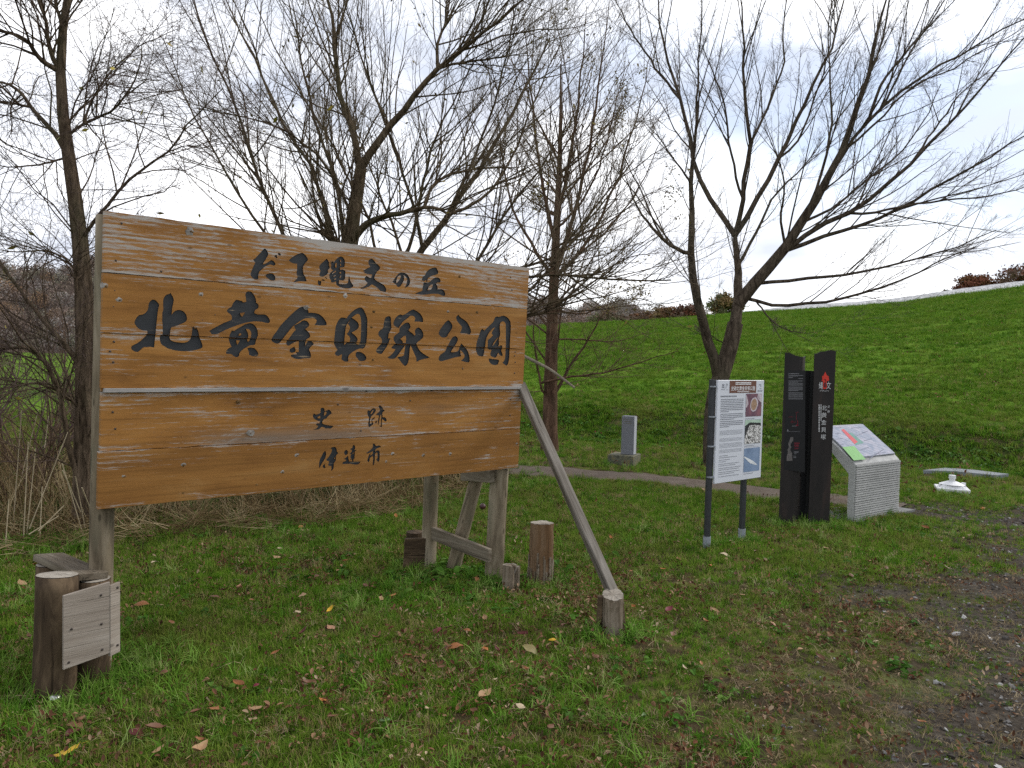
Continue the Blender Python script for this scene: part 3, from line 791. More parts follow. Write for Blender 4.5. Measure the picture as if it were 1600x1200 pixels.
PL = [(0.0, 0.2775), (0.2815, 0.5545), (0.558, 0.8125), (0.834, 1.1065), (1.1105, 1.379)]
PLX = [(0.002, 2.648), (0.0, 2.646), (0.002, 2.649), (0.004, 2.643), (-0.004, 2.640)]
WEAR = [0.08, -0.19, -0.17, -0.06, -0.22]
OFF = [0.0, 0.002, -0.001, -0.003, 0.003]
TH, DEP = 0.032, 0.006
char_geo = {k: MB() for k, _ in GLY}
for ip, ((b0, b1), (a0, a1)) in enumerate(zip(PL, PLX)):
    pts, edges = [], []
    na = 66
    xs = np.linspace(a0, a1, na)
    jag = lambda: np.r_[0, rng.normal(0, .0009, na - 2), 0]
    top = np.stack([xs, b0 + jag()], 1); bot = np.stack([xs[::-1], b1 + jag()], 1)
    vy = np.linspace(b0, b1, 8)[1:-1]
    right = np.stack([np.full(6, a1), vy], 1); left = np.stack([np.full(6, a0), vy[::-1]], 1)
    rim = np.concatenate([top, right, bot, left])
    mine = [(k, L_) for k, L_ in GLY if any((P[:, 1].min() < b1 and P[:, 1].max() > b0) for _, P in L_)]
    loops_ = [rim] + [P for k, L_ in mine for _, P in L_]
    # interior points keep the faces even, so that wear can vary over the plank
    gx, gy = np.meshgrid(np.linspace(a0 + .04, a1 - .04, 60), np.linspace(b0 + .012, b1 - .012, 9))
    for lp in loops_:
        i0 = len(pts); n_ = len(lp)
        pts += [Vector((float(p[0]), float(p[1]))) for p in lp]
        edges += [(i0 + i, i0 + (i + 1) % n_) for i in range(n_)]
    pts += [Vector((float(x_), float(y_))) for x_, y_ in zip(gx.ravel(), gy.ravel())]
    vo, eo, fo, *_ = delaunay_2d_cdt(pts, edges, [], 0, 1e-6)
    VO = np.array([[v[0], v[1]] for v in vo]); FO = np.array([list(f_) for f_ in fo])
    c = VO[FO].mean(1)
    inside = in_poly(rim, c[:, 0], c[:, 1])
    owner = np.full(len(FO), -2)
    owner[inside] = -1
    for gi, (k, L_) in enumerate(mine):
        q = in_glyph(L_, c[:, 0], c[:, 1]) & inside
        owner[q] = gi
    # plank front
    Ff = FO[owner == -1]
    def orient(Fx):
        T = S3(VO[Fx[:, 0], 0], VO[Fx[:, 0], 1]); U_ = S3(VO[Fx[:, 1], 0], VO[Fx[:, 1], 1]); W_ = S3(VO[Fx[:, 2], 0], VO[Fx[:, 2], 1])
        fl = np.einsum('ij,j->i', np.cross(U_ - T, W_ - T), SN) < 0
        Fx = Fx.copy(); Fx[fl] = Fx[fl][:, ::-1]
        return Fx
    Ff = orient(Ff)
    mb = MB()
    off = OFF[ip]
    sd = ip * 7.3
    LOC = lambda A: np.stack([A[:, 0] + sd, A[:, 1] + sd * .61, np.full(len(A), sd)], 1)
    mb.add(S3(VO[:, 0], VO[:, 1], off), Ff.tolist(), LOC(VO))
    # rim sides and back
    n_ = len(rim)
    Vr = np.concatenate([S3(rim[:, 0], rim[:, 1], off), S3(rim[:, 0], rim[:, 1], off - TH)])
    Fr = [(i, (i + 1) % n_, n_ + (i + 1) % n_, n_ + i) for i in range(n_)]
    ctr = Vr.mean(0)
    q0 = Fr[0]; nn_ = np.cross(Vr[q0[1]] - Vr[q0[0]], Vr[q0[2]] - Vr[q0[0]])
    if nn_ @ (Vr[q0[0]] - ctr) < 0: Fr = [f_[::-1] for f_ in Fr]
    mb.add(Vr, Fr + [tuple(range(n_, 2 * n_))], np.concatenate([LOC(rim), LOC(rim)]))
    # tongue that closes the joint behind
    if ip < 4:
        mb.add(*box(S3(a0 + .002, b1 - .004, off - .014), SU * (a1 - a0 - .004), SW * .02, -SN * .012))
    o = mb.mk('plank', M['board'], sign)
    me = o.data
    V = np.concatenate(mb.V); AB = np.stack([(V - STL) @ SU, (V - STL) @ SW], 1)
    e = np.minimum(AB[:, 1] - b0, b1 - AB[:, 1])
    wear = WEAR[ip] + (0.22 if ip == 0 else 0.17) * (1 - sst(e, 0.0, 0.028)) + (0.10 * (1 - sst(AB[:, 1], 0, .12)) if ip == 0 else 0)
    if ip == 0: wear += 0.12 * (1 - sst(AB[:, 0], 0.2, 1.0)) * sst(AB[:, 1], .05, .12) * (1 - sst(AB[:, 1], .16, .2))
    grey = 0 * wear
    if ip == 3: grey = 0.8 * sst(AB[:, 1], b1 - .13, b1 - .02) * sst(AB[:, 0], 0.1, .7) * (1 - .92 * sst(AB[:, 0], 1.25, 1.9)) + .35 * sst(AB[:, 1], b0 + .06, b0 + .11) * (1 - sst(AB[:, 1], b0 + .13, b0 + .17)) * sst(AB[:, 0], .8, 1.2)
    a = me.attributes.new('wear', 'FLOAT', 'POINT'); a.data.foreach_set('value', wear.astype(np.float32))
    a = me.attributes.new('grey', 'FLOAT', 'POINT'); a.data.foreach_set('value', grey.astype(np.float32))
    # carved floors and walls
    em = {}
    for fi, tri in enumerate(FO):
        if owner[fi] == -2: continue
        for i in range(3):
            em.setdefault(tuple(sorted((tri[i], tri[(i + 1) % 3]))), []).append(fi)
    for gi, (k, L_) in enumerate(mine):
        T = FO[owner == gi]
        if not len(T): continue
        used = np.unique(T); rm = {int(v): i for i, v in enumerate(used)}
        A = VO[used]
        Fx = [[rm[int(v)] for v in tri] for tri in orient(T)]
        nu = len(used)
        # the walls splay: the floor is a touch smaller than the mouth
        Vv = np.concatenate([S3(A[:, 0], A[:, 1], off - DEP), S3(A[:, 0], A[:, 1], off - .0004)])
        W = []
        for (i, j), fs in em.items():
            own = [owner[f_] for f_ in fs]
            if gi in own and (len(fs) == 1 or any(x_ != gi for x_ in own)):
                W.append((rm[int(i)], rm[int(j)], nu + rm[int(j)], nu + rm[int(i)]))
        char_geo[k].add(Vv, Fx + W, np.concatenate([LOC(A), LOC(A)]))
for k, _ in GLY:
    char_geo[k].mk('carved_character', M['carve'], sign)

# silver batten nailed along the joint
o = MB().add(*box(S3(0.012, 0.8135, 0.012), SU * 2.642, SW * 0.019, -SN * .03, .0015)).mk('batten', M['batten'], sign)

# nail heads, knots
nails = MB()
def disc(a, b, ra, rb, n=10, off=0.0, jit=0.0, c=0.0012):
    th = np.linspace(0, 2 * np.pi, n, endpoint=False)
    rr = 1 + jit * rng.normal(size=n)
    A, B_ = a + ra * np.cos(th) * rr, b + rb * np.sin(th) * rr
    V = np.concatenate([S3(A, B_, c * .2), [S3(a, b, c)]])
    F = [(i, (i + 1) % n, n) for i in range(n)]
    nn_ = np.cross(V[1] - V[0], V[n] - V[0])
    if nn_ @ SN < 0: F = [f_[::-1] for f_ in F]
    return V, F, np.concatenate([np.stack([A * 3, B_ * 3, 0 * A], 1), [[a * 3, b * 3, 0]]])
for (x_, y_) in [(181, 407), (190, 349), (252, 424), (177, 479), (179, 454), (178, 534), (172, 549), (177, 566), (187, 613), (176, 644), (180, 670), (176, 726), (173, 782), (800, 453), (798, 433), (814, 404), (805, 550), (804, 556), (805, 566), (804, 583), (798, 624), (797, 649), (799, 688), (800, 711), (796, 723), (572, 611), (663, 609), (807, 607), (316, 500), (336, 492), (641, 626), (564, 673), (528, 632), (540, 738), (745, 489), (723, 576), (674, 610)]:
    a_, b_ = on_sign(x_, y_)
    nails.add(*disc(a_, b_, .0055, .0055, 8, c=0.015 + .0012 if 606 < y_ < 615 else .0035))
M['nail'] = mat_plain('rusty_nail', (0.035, 0.025, 0.02), 0.6, 0.4)
tag(nails.mk('nail_heads', M['nail'], sign), kind='stuff')
M['knot'] = mat_wood('grey_knot', (0.12, 0.10, 0.085), (0.26, 0.235, 0.21), (0.46, 0.44, 0.41), across=22, along=14)
M['knot_dark'] = mat_wood('brown_knot', (0.05, 0.03, 0.015), (0.13, 0.075, 0.03), (0.24, 0.14, 0.06), across=22, along=14)
for (x_, y_, r_, dark) in [(297, 361, .016, 0), (286, 726, .02, 0), (193, 744, .016, 0), (286, 770, .014, 1), (401, 757, .020, 1), (463, 711, .019, 0), (441, 737, .017, 0), (391, 676, .015, 0), (164, 446, .015, 0), (186, 468, .013, 0), (314, 460, .012, 0), (613, 709, .021, 0), (661, 711, .021, 0), (703, 709, .021, 0), (603, 721, .013, 0), (807, 693, .016, 0), (752, 712, .010, 1), (479, 480, .012, 0), (539, 462, .013, 0), (584, 487, .017, 1), (745, 488, .016, 1), (700, 487, .012, 0), (580, 511, .016, 1), (583, 562, .008, 1), (748, 718, .013, 1), (372, 628, .012, 1), (718, 432, .010, 1)]:
    a_, b_ = on_sign(x_, y_)
    V, F, L_ = disc(a_, b_, r_ * rng.uniform(.8, 1.1), r_ * rng.uniform(.6, .9), 11, jit=.12, c=.0045)
    if dark: mk('knot', V, F, M['knot_dark'], sign, loc=L_)
    else:
        r_ *= 1.45
        V, F, L_ = disc(a_, b_, r_, r_ * rng.uniform(.7, .95), 12, jit=.14, c=.0045)
        V2, F2, L2 = disc(a_ + r_ * .1, b_ + r_ * .08, r_ * .5, r_ * .42, 9, jit=.18, c=.0058)
        mb = MB(); mb.add(V, F, L_); mb.add(V2, F2, L2)
        mk('knot', np.concatenate(mb.V), mb.F, [M['knot'], M['knot_dark']], sign, loc=np.concatenate(mb.L), matidx=[0] * len(F) + [1] * len(F2))

# posts, rails and struts
def post_at(px, py, r, sa, top_b, name='post'):
    """round pole standing at a pixel's ground point, reaching the back of the planks"""
    base = gr(px, py); base = base + [0, 0, -.12]
    top = S3(sa, top_b, -TH - r - .004)
    return cyl(base, top, r * 1.06, r * .95, 22, 10, .022)
def post_down(a, b_top, r, wob=.02):
    top = S3(a, b_top, -TH - r - .003)
    bot = S3(a, b_top + 1.0, -TH - r - .003); d = norm(bot - top)
    k = (top[2] + .15) / -d[2]
    return cyl(top + d * k, top, r * 1.08, r, 22, 12, wob)
MB().add(*post_down(0.036, .012, .050)).mk('post', M['post'], sign, smooth='quads')
MB().add(*post_down(2.555, .03, .060, .03)).mk('post', M['post'], sign, smooth='quads')
rear0 = gr(669, 887); rear_top = rear0 + [0.02, 0, 1.9]
MB().add(*cyl(rear0 - [0, 0, .15], rear_top, .056, .050, 20, 10, .02)).mk('rear_post', M['post'], sign, smooth='quads')
# raking pole behind
MB().add(*cyl(gr(702, 892) - [0, 0, .1], at(757, 700, 5.52), .052, .048, 18, 8, .03)).mk('raking_pole', M['post'], sign, smooth='quads')
fp = S3(2.555, 1.30, -.1)
# lower rail from the rear post to the front post, upper cross piece
r0 = at(679, 833, 5.64); r1 = at(769, 869, 5.16)
ex = r1 - r0; ez = np.array([0, 0, 1.0]) * .092; ey = norm(np.cross(ex, ez)) * .036
MB().add(*box(r0 - ez * .45, ex, ey, ez, .003)).mk('rail', M['brown_beam'], sign)
r0 = at(727, 742, 5.62); r1 = at(773, 745, 5.26)
ex = r1 - r0; ey = norm(np.cross(ex, [0, 0, 1])) * .04
MB().add(*box(r0 - [0, 0, .04], ex, ey, np.array([0, 0, .085]), .003)).mk('rail', M['brown_beam'], sign)
# board box round the foot of the rear post
c0 = gr(629, 891); c1 = gr(662, 890)
ex = (c1 - c0) * [1, 1, 0]
MB().add(*box(c0 - [0, 0, .06], ex, norm(np.cross([0, 0, 1.], ex)) * .03, np.array([.012, .0, .29]), .003)).mk('foot_board', M['log'], sign)
MB().add(*cyl(gr(650, 882) - [0, 0, .1] + norm(np.cross([0, 0, 1.], ex)) * .12, gr(650, 882) + [0, 0, .22] + norm(np.cross([0, 0, 1.], ex)) * .12, .07, .068, 16, 4, .03)).mk('foot_log', M['log'], sign)
# long brace from the edge of the sign to the ground
b_top = S3(2.652, .80, -.035); b_bot = gr(962, 968) + [0, 0, .02]
b_bot = at(967, 948, 4.36)
ax = b_bot - b_top
sx = norm(np.cross(ax, CAM - b_bot)); sy = norm(np.cross(sx, ax))
w1, w2 = .062, .052
rot = rad(30); e1 = (sx * math.cos(rot) + sy * math.sin(rot)) * w1; e2 = (-sx * math.sin(rot) + sy * math.cos(rot)) * w2
MB().add(*box(b_top - e1 * .5 - e2 * .5, ax, e1, e2, .006)).mk('brace', M['grey_beam'], sign)

# left foot: logs, top plank and boards
lg = gr(86, 1092)
def cap_face(V, n, rings, par):
    top = V[rings * n:(rings + 1) * n]; c_ = top.mean(0); ring = c_ + (top - c_) * .97 + [0, 0, .003]
    mk('cut_face', np.concatenate([ring, [c_ + [0, 0, .006]]]), [(i, (i + 1) % n, n) for i in range(n)], M['cut'], par, loc=np.concatenate([ring - c_, [[0, 0, 0]]]) + rng.uniform(0, 5))
M['cut'] = mat_wood('cut_end', (0.16, 0.135, 0.105), (0.28, 0.245, 0.20), (0.40, 0.365, 0.31), along=30, across=30, crack=.6)
def foot_log(*a, **k):
    V, F, L_ = cyl(*a, **k)
    o = MB().add(V, F, L_).mk('foot_log', M['log'], sign, smooth='quads'); cap_face(V, a[4], a[5], o)
foot_log(lg + [-.058, .09, -.1], lg + [-.046, .09, .525], .090, .088, 26, 10, .02, top_tilt=.10)
lg2 = at(80, 1000, 3.86); lg2[2] = 0
foot_log(lg2 - [0, 0, .1], lg2 + [0.0, 0, at(66, 880, 3.86)[2]], .072, .070, 20, 8, .02)
lg3 = at(146, 1000, 3.62); lg3[2] = 0
foot_log(lg3 - [0, 0, .1], lg3 + [0.0, 0, at(146, 904, 3.62)[2]], .073, .071, 20, 8, .02)
pA, pB, pC, pD = at(57, 868, 3.84), at(94, 861, 4.0), at(163, 890, 3.62), at(128, 900, 3.52)
zt = [p[2] for p in (pA, pB, pC, pD)]
ex = (pD + pC) / 2 - (pA + pB) / 2; ey = pA - pB; ey = ey - norm(ex) * (ey @ norm(ex)); ez = norm(np.cross(ex, ey)); ez = ez * np.sign(ez[2])
MB().add(*box((pA + pB) / 2 - ey / 2 - ez * .034, ex, ey, ez * .034, .003)).mk('top_plank', M['brown_beam'], sign)
q = [at(99, 934, 3.33), at(172, 912, 3.47), at(172, 1026, 3.47), at(99, 1047, 3.33)]
ex = q[1] - q[0]; ez = (q[0] - q[3] + q[1] - q[2]) / 2; ey = norm(np.cross(ex, ez)) * .014
if ey @ (CAM - q[0]) > 0: ey = -ey
MB().add(*box(q[3], ex, ey, ez, .0015)).mk('foot_board', M['ply'], sign)
q2 = [at(172, 912, 3.467), at(187.5, 906, 3.52), at(187.5, 1012, 3.52), at(172, 1026, 3.467)]
ex = q2[1] - q2[0]; ez = (q2[0] - q2[3] + q2[1] - q2[2]) / 2; ey = norm(np.cross(ex, ez)) * .014
if ey @ (CAM - q2[0]) > 0: ey = -ey
MB().add(*box(q2[3] + norm(ex) * .002, ex, ey, ez, .0015)).mk('foot_board', M['ply'], sign)
fn = MB()
for (x_, y_) in [(157, 930), (111, 983), (158, 975), (159, 1015), (107, 1035), (183, 918), (183, 1008)]:
    p = at(x_, y_, np.interp(x_, [99, 172, 188], [3.33, 3.47, 3.52]))
    pn = -ey / np.linalg.norm(ey)
    th = np.linspace(0, 6.283, 8, endpoint=False); eu = norm(q[1] - q[0]); ev = np.array([0, 0, 1.])
    V = np.concatenate([p + pn * .003 + .006 * (np.outer(np.cos(th), eu) + np.outer(np.sin(th), ev)), [p + pn * .006]])
    fn.add(V, [(i, (i + 1) % 8, 8) for i in range(8)])
tag(fn.mk('nail_heads', M['nail'], sign), kind='stuff')

# ------------------------------------------------------------------ information board on two poles
def on_plane(px, py, P0, n):
    d = ray(px, py)
    return CAM + d * ((P0 - CAM) @ n) / (d @ n)

IB0 = gr(1113, 858); IU = np.array([.757, .653, 0.0]); IU = norm(IU); IZ = np.array([0, 0, 1.0]); INn = np.array([IU[1], -IU[0], 0])
IPL = IB0 + INn * .032
ip = lambda x, y: on_plane(x, y, IPL, INn)
def iuv(x, y):
    d = ip(x, y) - IPL; return d @ IU, d[2]
ib = thing('information_board', 'white information panel with brown heading and three photos on two dark poles', 'information board', IB0)
M['dark_pole'] = mat_plain('dark_pole', (0.022, 0.024, 0.027), 0.45, 0.5, .2, 20)
M['sleeve'] = mat_plain('grey_sleeve', (0.22, 0.24, 0.26), 0.6, 0.4, .15, 25)
M['panel_white'] = mat_plain('panel_white', (0.56, 0.58, 0.63), 0.4, 0.4, .02, 3)
M['print_grey'] = mat_plain('print_grey', (0.20, 0.21, 0.24), 0.6, 0.2, .1)
M['print_white'] = mat_plain('print_white', (0.75, 0.75, 0.76), 0.6, 0.2, .03)
M['heading_brown'] = mat_plain('heading_brown', (0.13, 0.052, 0.035), 0.5, 0.3, .04)
uL, zT = iuv(1122, 594); uR, _ = iuv(1194, 597); _, zB = iuv(1118, 756)
IO = IPL + IU * uL + IZ * zB; IW, IH = uR - uL, zT - zB
MB().add(*box(IO - INn * .02, IU * IW, INn * .02, IZ * IH, .002)).mk('panel', M['panel_white'], ib)
IF = lambda a, b, c=.0: IO + np.multiply.outer(np.asarray(a, float) * IW, IU) + np.multiply.outer(np.asarray(b, float) * IH, IZ) + INn * c
def patch(name, mat, parent, P, fr, c, **k):
    """flat printed shape; P in 0..1 panel coordinates"""
    P = np.asarray(P, float); n = len(P)
    V = fr(P[:, 0], P[:, 1], c)
    return mk(name, V, [tuple(range(n))], mat, parent, loc=np.stack([P[:, 0], P[:, 1], 0 * P[:, 0]], 1), **k)
rect = lambda a, b, c, d: [(a, b), (c, b), (c, d), (a, d)]
zoomp = lambda X, Y: ((X - 120) / (435 - 120), 1 - (Y - 62 - (X - 120) * .03) / (725 - 62 - (X - 120) * .09))
patch('heading', M['heading_brown'], ib, rect(.24, .875, .82, .995), IF, .0015)
for body, sz, zz in (('史跡北黄金貝塚公園', .041, .902),):
    V, F = text_geo(body, sz, IF(.53, zz), IU, IZ, INn, 'CENTER', .003)
    mk('lettering', V, F, M['print_white'], ib)
def greek(mb, fr, a0, a1, bs, h, n=14, c=.0015, gap=.25, asp=1.0):
    for b_ in bs:
        a = a0
        while a < a1:
            w = (a1 - a0) / n * rng.uniform(.35, 1.0)
            e = min(a + w, a1)
            V = fr(np.array([a, e, e, a]), np.array([b_, b_, b_ + h, b_ + h]), c)
            mb.add(V, [(0, 1, 2, 3)])
            a = e + (a1 - a0) / n * gap * rng.uniform(.3, 1)
mb = MB(); greek(mb, IF, .36, .70, [.957, .972], .009, 16, .003); greek(mb, IF, .40, .66, [.884], .006, 20, .003)
tag(mb.mk('heading_print', M['print_white'], ib), kind='stuff')
mb = MB()
greek(mb, IF, .06, .40, [.838], .012, 12)
rows = [.81, .793, .776, .759, .742, .725, .708]
greek(mb, IF, .07, .55, rows, .0075, 26); greek(mb, IF, .07, .24, [.691], .0075, 10)
greek(mb, IF, .07, .55, [.667, .65, .633], .0075, 26); greek(mb, IF, .07, .36, [.616], .0075, 16)
greek(mb, IF, .07, .55, [.595, .578, .561], .0075, 26); greek(mb, IF, .07, .26, [.544], .0075, 12)
for g in ([.505, .493, .481, .469], [.43, .418, .406], [.38, .368, .356, .344], [.32, .308, .296]): greek(mb, IF, .07, .55, g, .0035, 30)
for b_, e in ((.262, .25), (.245, .45), (.222, .30), (.205, .22), (.182, .5), (.165, .42), (.142, .55), (.125, .5), (.102, .52), (.085, .40), (.06, .5)): greek(mb, IF, .07, e, [b_], .005, 22)
for b_ in (.612, .337, .055): greek(mb, IF, .60, .82, [b_], .005, 14); 
for b_ in (.600, .325): greek(mb, IF, .60, .95, [b_], .003, 18)
# small marks in the two upper corners
for (a, b_, w, h) in ((.085, .955, .05, .006), (.09, .935, .008, .02), (.105, .935, .008, .02), (.12, .935, .008, .02), (.08, .925, .06, .007), (.06, .908, .09, .004), (.165, .92, .006, .045), (.17, .96, .03, .005), (.195, .945, .006, .02), (.17, .905, .04, .004),
                      (.89, .955, .03, .006), (.885, .94, .006, .02), (.92, .935, .012, .022), (.90, .915, .04, .005), (.86, .885, .03, .014), (.905, .885, .018, .018), (.94, .885, .018, .018)):
    V = IF(np.array([a, a + w, a + w, a]), np.array([b_, b_, b_ + h, b_ + h]), .0015); mb.add(V, [(0, 1, 2, 3)])
tag(mb.mk('printed_text', M['print_grey'], ib), kind='stuff')

def photo_mat(name, stops, scale, axis=None):
    m, N, L, b = new_mat(name, 0.45, 0.3)
    t = N.new('ShaderNodeAttribute'); t.attribute_name = 'loc'
    mp = N.new('ShaderNodeMapping'); mp.inputs['Scale'].default_value = (scale, scale * 1.2, 1); L.new(t.outputs['Vector'], mp.inputs['Vector'])
    if axis == 'vor':
        v = nd(N, 'ShaderNodeTexVoronoi', Scale=1.0); L.new(mp.outputs[0], v.inputs['Vector']); f = v.outputs['Color']
    else: f = noise(N, L, mp.outputs[0], 1.0, 4, .6)
    r = ramp(N, stops); L.new(f, r.inputs[0]); L.new(r.outputs[0], b.inputs['Base Color'])
    return m
M['ph1'] = photo_mat('print_purple', [(.3, (.05, .03, .05)), (.5, (.14, .07, .10)), (.7, (.25, .10, .12))], 8)
M['ph1b'] = photo_mat('print_tan', [(.3, (.22, .13, .08)), (.7, (.40, .27, .18))], 30)
M['ph1c'] = photo_mat('print_pale', [(.3, (.30, .24, .27)), (.7, (.6, .55, .58))], 20)
M['ph2'] = photo_mat('print_shells', [(.2, (.02, .02, .02)), (.45, (.32, .31, .30)), (.75, (.75, .74, .72))], 75, 'vor')
M['ph2b'] = photo_mat('print_black', [(.3, (.015, .015, .018)), (.7, (.03, .03, .035))], 9)
M['ph2c'] = photo_mat('print_mint', [(.3, (.30, .42, .33)), (.7, (.42, .54, .44))], 9)
M['ph3'] = photo_mat('print_blue', [(.3, (.12, .17, .27)), (.5, (.17, .24, .36)), (.7, (.24, .31, .44))], 4)
M['ph3b'] = photo_mat('print_spindle', [(.3, (.50, .53, .56)), (.7, (.75, .77, .78))], 14)
ph = patch('photo', M['ph1'], ib, rect(.60, .635, .955, .865), IF, .0015)
th = np.linspace(0, 6.283, 20, endpoint=False)
def blob(cx, cy, rx, ry, rot_=0.0, n=18, jit=.06):
    t = np.linspace(0, 6.283, n, endpoint=False); q = 1 + jit * rng.normal(size=n)
    x, y = rx * np.cos(t) * q, ry * np.sin(t) * q
    return [(cx + a * math.cos(rot_) - b_ * math.sin(rot_), cy + a * math.sin(rot_) + b_ * math.cos(rot_)) for a, b_ in zip(x, y)]
patch('print_shape', M['ph1c'], ph, blob(.785, .755, .088, .072, .3, jit=.03), IF, .0022)
patch('print_shape', M['ph1b'], ph, blob(.78, .755, .065, .058, .3, jit=.03), IF, .0028)
patch('print_shape', M['ph1c'], ph, [(.60, .72), (.64, .74), (.655, .77), (.61, .85), (.60, .85)], IF, .0022)
patch('print_shape', M['ph1c'], ph, [(.86, .865), (.955, .865), (.955, .77), (.90, .79), (.85, .82)], IF, .0022)
ph = patch('photo', M['ph2c'], ib, rect(.60, .36, .955, .60), IF, .0015)
patch('print_shape', M['ph2b'], ph, [(.60, .36), (.955, .36), (.955, .565), (.70, .575), (.60, .54)], IF, .0022)
patch('print_shape', M['ph2'], ph, [(.60, .362), (.955, .362), (.955, .535), (.88, .545), (.80, .55), (.70, .545), (.66, .50), (.62, .45), (.60, .43)], IF, .0028)
ph = patch('photo', M['ph3'], ib, rect(.60, .075, .955, .315), IF, .0015)
patch('print_shape', M['ph3b'], ph, [(.605, .235), (.63, .23), (.68, .215), (.74, .20), (.82, .175), (.90, .138), (.89, .132), (.81, .145), (.74, .16), (.68, .187), (.63, .215), (.605, .222)], IF, .0022)

pr = .0275
def ipole(a, ztop):
    base = IO + IU * a - INn * (.02 + pr); base[2] = 0
    V, F, L_ = cyl(base + [0, 0, -.1], base + [0, 0, ztop], pr, pr, 18, 3)
    o = MB().add(V, F, L_).mk('pole', M['dark_pole'], ib, smooth=False)
    MB().add(*cyl(base + [0, 0, -.1], base + [0, 0, .115], pr * 1.16, pr * 1.16, 18, 1)).mk('sleeve', M['sleeve'], o)
    return base
b1_ = ipole(-.012, zT + .003)
b2_ = ipole((iuv(1170, 750)[0] - uL) - .005, zT - .05)
for k, y_ in enumerate((604, 651, 697, 745)):
    zz = CAM_H + (570.5 - y_) / FPX * 6.43
    c_ = b1_ * [1, 1, 0] + [0, 0, zz]
    MB().add(*box(c_ - IU * .034 - IZ * .006 + INn * .0, IU * .068, INn * (pr + .012), IZ * .012, .001)).mk('clamp', M['sleeve'], ib)

# ------------------------------------------------------------------ dark steel marker of two torn-topped plates
mk0 = gr(1258, 822)
DM = 7.53
st = thing('steel_marker', 'dark rusty steel marker of two tall plates with red emblem and white vertical characters', 'marker post', (mk0[0], mk0[1], 0))
m, N, L, b = new_mat('dark_steel', 0.62, 0.3)
f = noise(N, L, coords(N, L, 'obj', (9, 9, 2.2)), 1.0, 5, .6)
r = ramp(N, [(.3, (0.008, 0.0065, 0.006)), (.55, (0.015, 0.0115, 0.0105)), (.75, (0.032, 0.019, 0.015))]); L.new(f, r.inputs[0]); L.new(r.outputs[0], b.inputs['Base Color'])
bump(N, L, b, f, .15, .004); M['steel'] = m
M['steel_black'] = mat_plain('steel_black', (0.0055, 0.0058, 0.0068), 0.5, 0.3, .1)
def xw(px, py, D): return at(px, py, D)
def plate(plan, ztop, thick):
    """upright plate from plan points (x, y) with a free top edge"""
    plan = np.asarray(plan, float); n = len(plan)
    tg = norm(np.gradient(plan, axis=0)); nb = np.stack([-tg[:, 1], tg[:, 0]], 1) * thick
    zb = np.full(n, -.08); zt = np.asarray(ztop, float)
    V = np.concatenate([np.c_[plan, zb], np.c_[plan, zt], np.c_[plan + nb, zb], np.c_[plan + nb, zt]])
    F = []
    for i in range(n - 1):
        F += [(i, i + 1, n + i + 1, n + i), (2 * n + i + 1, 2 * n + i, 3 * n + i, 3 * n + i + 1), (n + i, n + i + 1, 3 * n + i + 1, 3 * n + i)]
    F += [(0, n, 3 * n, 2 * n), (n - 1, 2 * n + n - 1, 3 * n + n - 1, n + n - 1)]
    return V, F, V.copy()
def xs_(pxs, D, py=690): return [at(p, py, D)[0] for p in pxs]
def zof(p, y, D): return at(p, y, D)[2]
xl0, xl1 = at(1219.5, 820, DM)[0], at(1250, 820, DM)[0]
xr0, xr1 = at(1265.5, 821, DM - .02)[0], at(1298.5, 820, DM - .02)[0]
# left plate, bending away to the right
plan = [(xl0, DM), (xl0 + .05, DM), (xl0 + .10, DM + .003), (xl0 + .145, DM + .010), (xl0 + .185, DM + .028), (xl0 + .215, DM + .062), (xl0 + .24, DM + .11)]
tops = [zof(1231, y, DM) for y in (551, 551.5, 555, 556.5, 557.2, 556.5, 556)]
pl_ = MB().add(*plate(plan, tops, .012)).mk('plate', M['steel'], st)
# joining web behind, lower
MB().add(*plate([(xl0 + .241, DM + .112), (xl0 + .30, DM + .115), (xl0 + .34, DM + .10)], [zof(1270, 579.5, DM)] * 3, .012)).mk('web', M['steel_black'], st)
nr = 9
xr = np.linspace(xr0, xr1, nr); tr = [zof(1290, y, DM) for y in (553.5, 552.5, 550.2, 549.2, 549, 547.6, 547, 547.3, 548)]
MB().add(*plate([(x_, DM - .02) for x_ in xr], tr, .012)).mk('plate', M['steel'], st)
mn = np.array([0, -1.0, 0])
mp_ = lambda X, Y, c=.0012: on_plane(1220 + X / 8.57, 540 + Y / 8.57, np.array([0, DM - .02 - c, 0]), mn)
ml_ = lambda X, Y, c=.0012: on_plane(1220 + X / 8.57, 540 + Y / 8.57, np.array([0, DM - c, 0]), mn)
M['emblem_red'] = mat_plain('emblem_red', (0.50, 0.032, 0.018), .5, .3, .15, 30)
M['emblem_dark'] = mat_plain('emblem_dark', (0.09, 0.008, 0.012), .5, .3, .1)
M['dull_white'] = mat_plain('dull_white', (0.50, 0.50, 0.50), .6, .2, .06)
M['map_grey'] = mat_plain('map_grey', (0.12, 0.11, 0.105), .6, .2, .25, 40)
M['map_red'] = mat_plain('map_red', (0.14, 0.012, 0.022), .6, .2, .15)
def flat(name, P, mat, parent, fn, c=.0012, kind=None):
    V = np.array([fn(x_, y_, c) for x_, y_ in P])
    o = mk(name, V, [tuple(range(len(V)))], mat, parent)
    return o
em = flat('emblem', [(548, 412), (572, 402), (583, 372), (595, 348), (606, 374), (617, 400), (640, 408), (646, 470), (615, 474), (613, 580), (565, 580), (567, 474), (546, 478), (556, 445)], M['emblem_red'], st, mp_)
flat('emblem_mark', [(578, 455), (590, 444), (603, 450), (607, 470), (598, 482), (606, 500), (606, 560), (574, 560), (574, 505), (588, 492), (595, 475), (594, 460), (586, 462)], M['emblem_dark'], em, mp_, .002)
ux, uz = np.array([1.0, 0, 0]), np.array([0, 0, 1.0])
